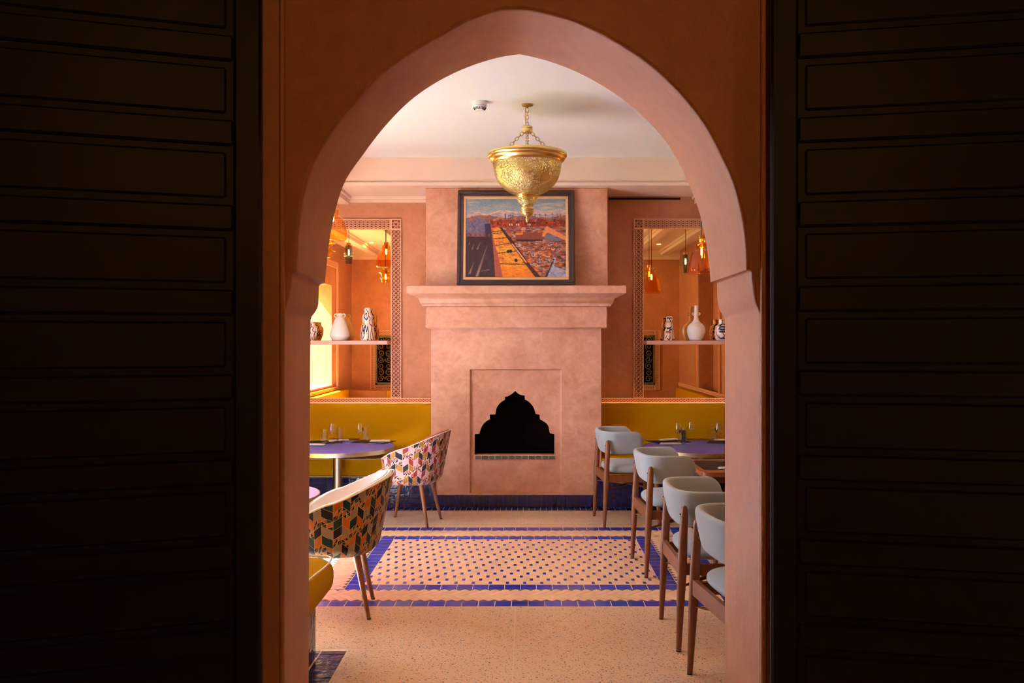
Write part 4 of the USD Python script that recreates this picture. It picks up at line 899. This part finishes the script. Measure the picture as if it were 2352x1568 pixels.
ang = [('black', .014, [(-.6, .93), (.5, .93)]), ('navy', .018, [(-.65, .74), (-.65, .745), (.3, .74), (.42, .64), (.2, .54), (-.5, .52)]), ('navy', .02, [(-.12, .02), (-.13, .3), (-.14, .45)]), ('navy', .02, [(-.14, .45), (.2, .46), (.42, .42), (.4, .2), (.28, .02)]), ('red', .018, [(-.6, .36), (-.3, .36), (.12, .34)]), ('red', .018, [(.12, .34), (.04, .12), (-.4, .1)]), ('black', .014, [(.75, .55), (.62, .35), (.8, .15)]), ('red', .02, [(.42, .03), (.85, .05)]), ('navy', .016, [(1.1, .6), (1.3, .3), (1.1, .05)]), ('black', .016, [(1.6, .5), (1.8, .3), (1.6, .1)])]
facev = [('black', .02, [(-.5, .68), (-.2, .76), (.2, .76), (.45, .68)]), ('navy', .026, [(-.4, .58), (0, .64), (.4, .58), (0, .52), (-.4, .58)]), ('navy', .026, [(-.4, .42), (0, .42), (.45, .42)]), ('black', .014, [(-.1, .40), (.0, .3), (.35, .28)]), ('red', .022, [(-.75, .72), (-.72, .4), (-.6, .24), (.1, .22)]), ('navy', .022, [(-.3, .1), (.1, .11), (.5, .1)]), ('black', .014, [(-.15, .9), (0, .95), (.15, .9), (0, .86), (-.15, .9)]), ('black', .014, [(1.1, .75), (1.1, .5), (1.1, .1)]), ('black', .012, [(.9, .6), (1.1, .5), (1.3, .6)]), ('black', .012, [(.9, .42), (1.1, .32), (1.3, .42)]), ('black', .012, [(.9, .26), (1.1, .16), (1.3, .26)]), ('black', .016, [(1.9, .7), (1.7, .4), (1.9, .1)])]
vase('patterned_vase', 'small patterned jar half hidden behind the left jamb, on the left shelf', 714, [(9, 0), (11, 5), (14.5, 18), (15, 26), (13, 32), (10, 35.5), (9.4, 40), (10.5, 43)], curv)
vase('white_vase', 'plain white conical vase with two ring handles, on the left shelf', 780.5, [(15, 0), (17, 2), (23, 12), (22.6, 15), (12, 47), (8, 54), (5.2, 56), (4.3, 57.5), (4.3, 61), (5, 62.5)], None, [(-8.6, 57.5, 4, 1.15), (8.6, 57.5, 4, 1.15)])
vase('patterned_vase', 'tall gourd shaped patterned vase at the right end of the left shelf', 844.5, [(15, 0), (16.2, 3), (16.3, 10), (15.2, 24), (13.6, 34), (11.4, 40), (11.6, 48), (12.2, 54), (10.5, 60), (7.4, 63), (7.0, 66), (7.8, 70), (7.2, 73.5), (4.5, 75.5)], curv)
vase('patterned_vase', 'three tiered patterned vase with angular lines at the left end of the right shelf', 1537, [(12.6, 0), (13.2, 2), (12.5, 6), (9.6, 25), (8.6, 27.5), (7.4, 28.5), (8.8, 32), (8.4, 40), (7, 42.5), (5.6, 43.5), (7.3, 47), (7.4, 53), (6.6, 55.5)], ang)
vase('white_vase', 'glossy white bottle vase with long neck and small ear handles, on the right shelf', 1599, [(13, 0), (15, 1.5), (19, 11), (21.4, 22), (20.4, 30), (16, 37), (9, 43), (5.8, 49), (4.7, 55), (4.5, 66), (4.4, 78), (4.8, 80.5)], None, [(-6.6, 61, 2.6, 1.0), (6.6, 61, 2.6, 1.0)])
vase('patterned_vase', 'round patterned jar with a short neck at the right jamb, on the right shelf', 1658, [(12, 0), (15, 4), (17.2, 14), (16.8, 24), (14, 33), (9, 37.5), (7.4, 39), (7.2, 47), (7.8, 49)], facev)

# ================================================================ TABLES
def round_table(name, label, x, y, r, topm, zt_=0.62):
    t = thing(name, label, 'table', (x, y, 0))
    part('tabletop', lathe([(0, zt_ - .036), (r - .004, zt_ - .036), (r - .004, zt_ - .001), (r - .006, zt_), (0, zt_)], 96), topm, t, 40)
    part('edge_band', lathe([(r - .006, zt_ - .040), (r, zt_ - .039), (r, zt_ - .001), (r - .005, zt_ + .0005)], 96), 'bronze', t, 40)
    part('column', lathe([(.040, .018), (.040, zt_ - .037)], 40), 'bronze', t, 40)
    part('base', lathe([(.26, .001), (.262, .010), (.24, .016), (.045, .020), (.040, .03)], 64), 'bronze', t, 40)
    return t
TZ = .6205
round_table('round_table', 'round blue topped table with metal edge and column before the left banquette', -1.745, 8.075, .53, 'blue_top')
round_table('round_table', 'round purple blue table before the right banquette, behind the grey chairs', 1.63, 8.075, .53, 'blue_top')
round_table('round_table', 'round lilac table cut off by the left jamb, beside the green patterned armchair', -1.768, 5.54, .45, 'lilac_top')
wt = thing('square_table', 'wooden square table behind the second grey chair, cut off by the right jamb', 'table', (1.68, 6.83, 0))
sq = sbox(-.37, -.36, .37, .36).buffer(-.08).buffer(.08, 8)
e = trimesh.creation.extrude_polygon(sq, .034, engine='earcut'); e.apply_translation((0, 0, .586)); part('tabletop', e, 'tabletop_wood', wt, 30)
e = trimesh.creation.extrude_polygon(sq.buffer(-.02), .045, engine='earcut'); e.apply_translation((0, 0, .540)); part('apron', e, 'frame_dark', wt, 30)
part('column', lathe([(.04, .018), (.04, .541)], 32), 'bronze', wt, 40)
part('base', lathe([(.24, .001), (.242, .010), (.22, .016), (.045, .020), (.04, .03)], 48), 'bronze', wt, 40)

# ---- table settings
def fl(px, py, z=TZ): D = F * (HC - z) / (py - VY); return X(px, D), D
def wine(first=[None]):
    def make(x, y, label, group='wine glasses'):
        if first[0] is None:
            t = thing('wine_glass', label, 'wine glass', (x, y, TZ), 0, 'wine glasses on the tables')
            part('foot', lathe([(0, .0005), (.034, .0005), (.034, .002), (.012, .005), (.005, .010)], 40), 'clear', t, 50)
            part('stem', lathe([(.005, .010), (.0038, .03), (.0038, .075), (.006, .086)], 16), 'clear', t, 50)
            part('bowl', lathe(np.array([(.0, .084), (.006, .086), (.018, .095), (.033, .112), (.0365, .119), (.034, .135), (.027, .185), (.026, .190), (.0255, .190), (.033, .136), (.0352, .120), (.032, .114), (.017, .099), (0, .094)]), 40), 'clear', t, 50)
            first[0] = t; return t
        return dup(first[0], (x, y, TZ), 0, label)
    return make
wine_ = wine()
tum0 = [None]
def tumbler(x, y, label):
    if tum0[0] is None:
        t = thing('tumbler', label, 'drinking glass', (x, y, TZ), 0, 'tumblers on the tables')
        part('wall', lathe([(.033, .012), (.0335, .0005), (.0345, .002), (.037, .137), (.0365, .138), (.0355, .137), (.0330, .014)], 40), 'clear', t, 50)
        part('thick_base', lathe([(0, .0005), (.0333, .0005), (.0338, .012), (.031, .016), (0, .014)], 40), 'clear', t, 50)
        tum0[0] = t; return t
    return dup(tum0[0], (x, y, TZ), 0, label)
for px, py, lb in ((763, 1019, 'wine glass between the two tumblers on the left blue table'), (827, 1017, 'wine glass on the left blue table, nearest the patterned armchair'), (1557.5, 1017, 'wine glass at the left of the right purple table, beside the tumblers'), (1587, 1012.5, 'wine glass standing alone at the back middle of the right purple table'), (1650, 1017, 'wine glass at the right jamb on the right purple table')): wine_(*fl(px, py), lb)
for px, py, lb in ((745, 1019, 'front tumbler near the jamb on the left blue table'), (781, 1014, 'rear tumbler on the left blue table, just right of the wine glass'), (840, 1013, 'tumbler behind the right wine glass on the left blue table'), (1567, 1020, 'front tumbler on the right purple table, before the left wine glass'), (1572, 1012, 'rear tumbler on the right purple table, behind the left wine glass'), (1640, 1014.5, 'tumbler near the right jamb on the right purple table')): tumbler(*fl(px, py), lb)
def mat_(px, py, w_, d_, rot, lb, z=TZ):
    x, y = fl(px, py); t = thing('placemat', lb, 'placemat', (x, y, 0), rot, 'dark placemats on the tables')
    part('sheet', cbx(-w_ / 2, w_ / 2, -d_ / 2, d_ / 2, z, z + .0025, .001), 'mat', t, False)
mat_(742, 1015, .36, .27, .25, 'dark placemat at the left jamb on the left blue table')
mat_(858, 1014.5, .36, .26, -.35, 'dark placemat at the armchair side of the left blue table')
mat_(792, 1006.5, .30, .11, 0.03, 'dark placemat at the banquette side of the left blue table')
mat_(1535, 1014, .36, .26, .35, 'dark placemat at the chair side of the right purple table')
mat_(1668, 1015.5, .34, .26, -.35, 'dark placemat at the right jamb on the right purple table')
mat_(1603, 1006.5, .32, .11, 0, 'dark placemat at the banquette side of the right purple table')
t = thing('placemat', 'dark placemat on the wooden square table', 'placemat', (1.66, 6.845, 0), .02, 'dark placemats on the tables'); part('sheet', cbx(-.31, .31, -.23, .26, TZ, TZ + .0025, .001), 'mat', t, False)
def napkin(x, y, rot, lb, L_=.20):
    t = thing('napkin', lb, 'napkin', (x, y, TZ + .003), rot, 'folded napkins on the tables')
    part('fold', cat([rbox(-L_ / 2, L_ / 2, -.032, .032, 0, .007, .0032, 3), rbox(-L_ / 2 + .01, L_ / 2 - .006, -.028, .024, .0072, .014, .0032, 3)]), 'napkin', t, True)
for px, py, rot, lb in ((873, 1014, .0, 'folded white napkin at the right edge of the left blue table'), (722, 1022.5, .0, 'folded white napkin at the jamb on the left blue table'), (1540, 1020.5, .0, 'folded white napkin at the near left of the right purple table'), (1664, 1012, 0, 'folded white napkin at the right jamb on the right purple table'), (1535, 1011, .5, 'folded white napkin crossed by cutlery at the back left of the right table'), (778, 1013, .5, 'folded white napkin behind the tumblers on the left blue table')): napkin(*fl(px, py), rot, lb)
napkin(1.60, 6.64, 0.0, 'folded white napkin on the wooden square table', .26)
fk0 = [None]
def fork(x, y, rot, lb, z=TZ + .0035):
    if fk0[0] is None:
        t = thing('fork', lb, 'fork', (x, y, z), rot, 'forks on the tables')
        part('handle', tube([(-.10, 0, .002), (-.05, 0, .003), (0, 0, .006), (.03, 0, .008)], [.005, .004, .0025, .003], 8, True, .5), 'steel', t, True)
        part('tines', cat([tube([(.03, 0, .008), (.045, q_, .006), (.09, q_, .009)], [.003, .0017, .001], 6, True, .7) for q_ in (-.009, -.003, .003, .009)]), 'steel', t, True)
        fk0[0] = t; return
    dup(fk0[0], (x, y, z), rot, lb)
fork(*fl(860, 1019.5), .15, 'fork on the placemat at the armchair side of the left table')
fork(*fl(726, 1013), .1, 'fork on the placemat at the left jamb')
fork(*fl(1500, 1010), .1, 'fork at the far left of the right purple table')
fork(*fl(1615, 1010.5), .1, 'fork at the back of the right purple table')
fork(1.63, 7.02, .05, 'fork on the dark placemat of the wooden table')

# ================================================================ GREY CHAIRS
def grey_chair(label, loc, rot):
    t = thing('grey_chair', label, 'chair', loc, rot, 'grey blue dining chairs')
    for s_ in (-1, 1):
        zz = np.array([0.006, .05, .2, .36, .45, .6, .70, .73, .745, .750]); rr = np.array([.0135, .0145, .019, .0235, .0245, .0225, .0205, .018, .011, .002])
        rl = part('rear_leg', tube(np.c_[np.interp(zz, [0, .75], [-.012, .022]), s_ * np.interp(zz, [0, .75], [.262, .250]), zz], rr, 16), 'wood', t, True)
        zz = np.array([.006, .1, .3, .42, .455]); part('front_leg', tube(np.c_[np.interp(zz, [0, .46], [.475, .44]), s_ * np.interp(zz, [0, .46], [.245, .225]), zz], [.013, .016, .021, .022, .020], 16), 'wood', t, True)
        part('foot_pad', lathe([(0, .0002), (.0125, .0002), (.0125, .006), (0, .006)], 14, (-.0125, s_ * .262)), 'rubber', rl, 40)
        part('side_rail', bar((.01, s_ * .243, .420), (.44, s_ * .222, .405), .022, .058), 'wood', t, False)
        part('cross_stretcher', tube([(0.0, s_ * .255, .330), (.10, s_ * .15, .330), (.225, s_ * .005, .330 + .012 * (s_ > 0)), (.35, -s_ * .13, .33), (.455, -s_ * .232, .33)], [.007, .014, .02, .014, .007], 10, True, .55), 'wood', t, True)
    part('rear_rail', bar((.004, -.245, .424), (.004, .245, .424), .022, .075), 'wood', t, False)
    part('front_rail', bar((.445, -.22, .410), (.445, .22, .410), .022, .055), 'wood', t, False)
    # seat
    n1, n2 = 64, 14; V = []
    for k in range(n2 + 1):
        ph_ = -PI / 2 + PI * k / n2
        for a in np.arange(n1) * 2 * PI / n1:
            ca, sa = math.cos(a), math.sin(a); e_ = 2 / 3.6
            px_, py_ = math.copysign(abs(ca) ** e_, ca), math.copysign(abs(sa) ** e_, sa)
            rr_ = max(math.cos(ph_), 0) ** .42
            V.append((.265 + .245 * px_ * rr_, .262 * py_ * rr_ * (1 + .05 * px_), .492 + (.040 if ph_ > 0 else .042) * math.copysign(abs(math.sin(ph_)) ** .8, ph_) + (.012 * (1 - rr_ * rr_ * .9) if ph_ > 0 else 0)))
    V = np.array(V); i, j = np.meshgrid(np.arange(n2), np.arange(n1), indexing='ij'); k = (j + 1) % n1
    q = np.stack([i * n1 + j, i * n1 + k, (i + 1) * n1 + k, (i + 1) * n1 + j], -1).reshape(-1, 4)
    part('seat', (V, q), 'velvet', t, True)
    # wraparound backrest
    cxp, ax_, ay_ = .155, .178, .262; e_ = 2 / 3.0; path = []
    for x in np.linspace(.335, cxp + .02, 12): path.append((x, -ay_ + .004 * (x - cxp) * 0))
    for a in np.linspace(-PI / 2, -3 * PI / 2, 40): path.append((cxp + math.copysign(abs(math.cos(a)) ** e_, math.cos(a)) * ax_, math.copysign(abs(math.sin(a)) ** e_, math.sin(a)) * ay_))
    for x in np.linspace(cxp + .02, .335, 12): path.append((x, ay_))
    path = np.array(path); d = np.concatenate([[0], np.cumsum(np.hypot(*np.diff(path, axis=0).T))]); tt = np.linspace(0, d[-1], 90)
    path = np.c_[np.interp(tt, d, path[:, 0]), np.interp(tt, d, path[:, 1])]
    for _ in range(3): path[1:-1] = (path[:-2] + 2 * path[1:-1] + path[2:]) / 4
    tg = np.gradient(path, axis=0); tg /= np.linalg.norm(tg, axis=1, keepdims=True); nr = np.c_[tg[:, 1], -tg[:, 0]]
    ctr = np.array([.16, 0]); nr *= np.sign(((path - ctr) * nr).sum(1))[:, None]
    ns = 24; rings_ = []
    for k, (p, o, s_) in enumerate(zip(path, nr, tt)):
        ed = min(s_, d[-1] - s_); rc = .085; f_ = math.sqrt(max(0, 1 - ((rc - ed) / rc) ** 2)) if ed < rc else 1.0; f_ = max(f_, .02)
        th = .024 * min(1, .25 + f_)
        for a in np.arange(ns) * 2 * PI / ns:
            ca, sa = math.cos(a), math.sin(a); ex = 2 / 3.5
            dz = math.copysign(abs(sa) ** ex, sa); dn = math.copysign(abs(ca) ** ex, ca)
            zc_ = .722 + .098 * dz * f_ + .012 * (1 - min(1, ed / .3)) * 0
            lean_ = (zc_ - .722) * .20 - .012 * (1 - f_)
            q2 = p + o * (th * dn - .024 + lean_)
            rings_.append((q2[0], q2[1], zc_))
    V = np.array(rings_); m_ = len(path); i, j = np.meshgrid(np.arange(m_ - 1), np.arange(ns), indexing='ij'); k = (j + 1) % ns
    q = np.stack([i * ns + j, (i + 1) * ns + j, (i + 1) * ns + k, i * ns + k], -1).reshape(-1, 4)
    f3 = np.vstack([q[:, [0, 1, 2]], q[:, [0, 2, 3]]]); V = np.vstack([V, V[:ns].mean(0), V[-ns:].mean(0)]); c0, c1 = m_ * ns, m_ * ns + 1; jj = np.arange(ns); kk = (jj + 1) % ns
    f3 = np.vstack([f3, np.c_[np.full(ns, c0), jj, kk], np.c_[np.full(ns, c1), (m_ - 1) * ns + kk, (m_ - 1) * ns + jj]])
    bk = part('backrest', trimesh.Trimesh(V, f3, process=False), 'velvet', t, True)
    for s_ in (-1, 1): part('bolt', lathe([(0, 0), (.004, 0), (.004, .003), (0, .003)], 10).apply_transform(trimesh.transformations.rotation_matrix(PI / 2, (0, 1, 0))).apply_translation((-.004, s_ * .2525, .705)), 'slit', bk, False)
    return t
def gc(A, B):                               # rear leg feet far (A) and near (B) in world -> origin and turn
    A, B = np.array(A), np.array(B); d = A - B; return ((A + B) / 2, math.atan2(d[1], d[0]) - PI / 2)
def foot(px, py): D = F * HC / (py - VY); return (X(px, D), D)
o, r = gc(foot(1368, 1184.6), foot(1391, 1212.6)); g0 = grey_chair('farthest of the four grey blue velvet chairs, beside the fireplace', (o[0], o[1], 0), r)
o, r = gc(foot(1454.5, 1280.2), foot(1490, 1328.8)); dup(g0, (o[0], o[1], 0), r, 'second grey blue velvet chair from the fireplace, feet on the tile carpet')
o, r = gc(foot(1521, 1416.5), foot(1567, 1501.8)); dup(g0, (o[0], o[1], 0), r, 'third grey velvet chair from the fireplace, before the blue tile border')
A = np.array(foot(1590, 1548)); d = np.array([-.13, .98]); d /= np.linalg.norm(d); o, r = gc(A, A - d * .524); dup(g0, (o[0], o[1], 0), r, 'nearest grey velvet chair, half hidden behind the right jamb')

# ================================================================ PATTERNED ARMCHAIRS
def armchair(label, loc, rot, fab, lining, rimm):
    t = thing('patterned_armchair', label, 'armchair', loc, rot)
    for sx in (-1, 1):
        for sy in (-1, 1):
            lg = part('leg', tube([(sx * .215, sy * .195, .008), (sx * .19, sy * .178, .12), (sx * .14, sy * .145, .372)], [.0115, .015, .0215], 16), 'copper_leg', t, True)
            part('foot_cap', lathe([(0, .0003), (.0115, .0003), (.012, .009), (0, .009)], 14, (sx * .2165, sy * .196)), 'rubber', lg, 40)
    na, nz_ = 120, 40; A = np.radians(128)
    ph_ = np.linspace(-A, A, na); e_ = 2 / 2.5
    def ring(p, z, sh=0.0):
        fz = np.clip((z - .36) / .45, 0, 1); back = np.clip(math.cos(p) if abs(p) < PI else -1, -1, 1)
        Rx = .255 + .085 * fz ** .9 * (.5 + .5 * back) + .01 * fz - sh; Ry = .262 + .030 * fz - sh
        if z < .42: k = 1 - .16 * ((.42 - z) / .06) ** 2; Rx *= k; Ry *= k
        ca, sa = math.cos(p), math.sin(p)
        return (-math.copysign(abs(ca) ** e_, ca) * Rx, math.copysign(abs(sa) ** e_, sa) * Ry)
    def ztop(p):
        return .590 + .230 * (math.cos(p) + .616) / 1.616
    def surf(sh, zb_, dz=0.0):
        V, uv = [], []
        for p in ph_:
            for k in range(nz_ + 1):
                z = zb_ + (ztop(p) - dz - zb_) * k / nz_; x, y = ring(p, z, sh); V.append((x, y, z)); uv.append((p * .36 + 3.0, z + 1.0))
        i, j = np.meshgrid(np.arange(na - 1), np.arange(nz_), indexing='ij'); q = (i * (nz_ + 1) + j).ravel()
        return np.array(V), np.vstack([np.c_[q, q + nz_ + 1, q + nz_ + 2], np.c_[q, q + nz_ + 2, q + 1]]), np.array(uv)
    V, f, uv = surf(0, .362); sh_ = part('shell', trimesh.Trimesh(V, f[:, ::-1], process=False), fab, t, True, uv=uv)
    V2, f2, _ = surf(.040, .40, .0); part('lining', trimesh.Trimesh(V2, f2, process=False), lining, t, True)
    # rolled top edge between shell and lining
    rim = []
    for p in np.concatenate([ph_]):
        z = ztop(p); o_, i_ = np.array([*ring(p, z), z]), np.array([*ring(p, z, .040), z])
        rim.append(o_ * .42 + i_ * .58 - np.array([0, 0, .013]))
    part('rim', tube(rim, .0165, 12, True, 1.0), rimm, t, True)
    pr = [np.array([*ring(p, ztop(p) - .002, -.002), ztop(p) - .002]) for p in ph_]
    for s_, p in ((0, -A), (1, A)):
        zz = np.linspace(ztop(p), .37, 16); pr2 = [np.array([*ring(p, z, .018), z]) for z in zz]
        part('arm_front', tube(pr2, .0195, 12), rimm, t, True)
    part('piping', tube(pr, .004, 6), 'piping', sh_, True)
    part('underside', lathe([(0, .362), (.21, .362), (.225, .372), (.20, .39), (0, .39)], 48), 'rubber', t, 40)
    part('seat', rbox(-.20, .27, -.215, .215, .375, .470, .04, 5, .015), lining, t, True)
    return t
armchair('armchair in red, pink, mustard and black geometric print, beside the left blue table', (-1.009, 7.66, 0), math.radians(168.5), 'fabric_red', 'lining', 'red_rim')
armchair('armchair in green, orange and black geometric print with cream lining, beside the lilac table', (-1.136, 5.17, 0), math.radians(186.5), 'fabric_green', 'lining', 'lining')
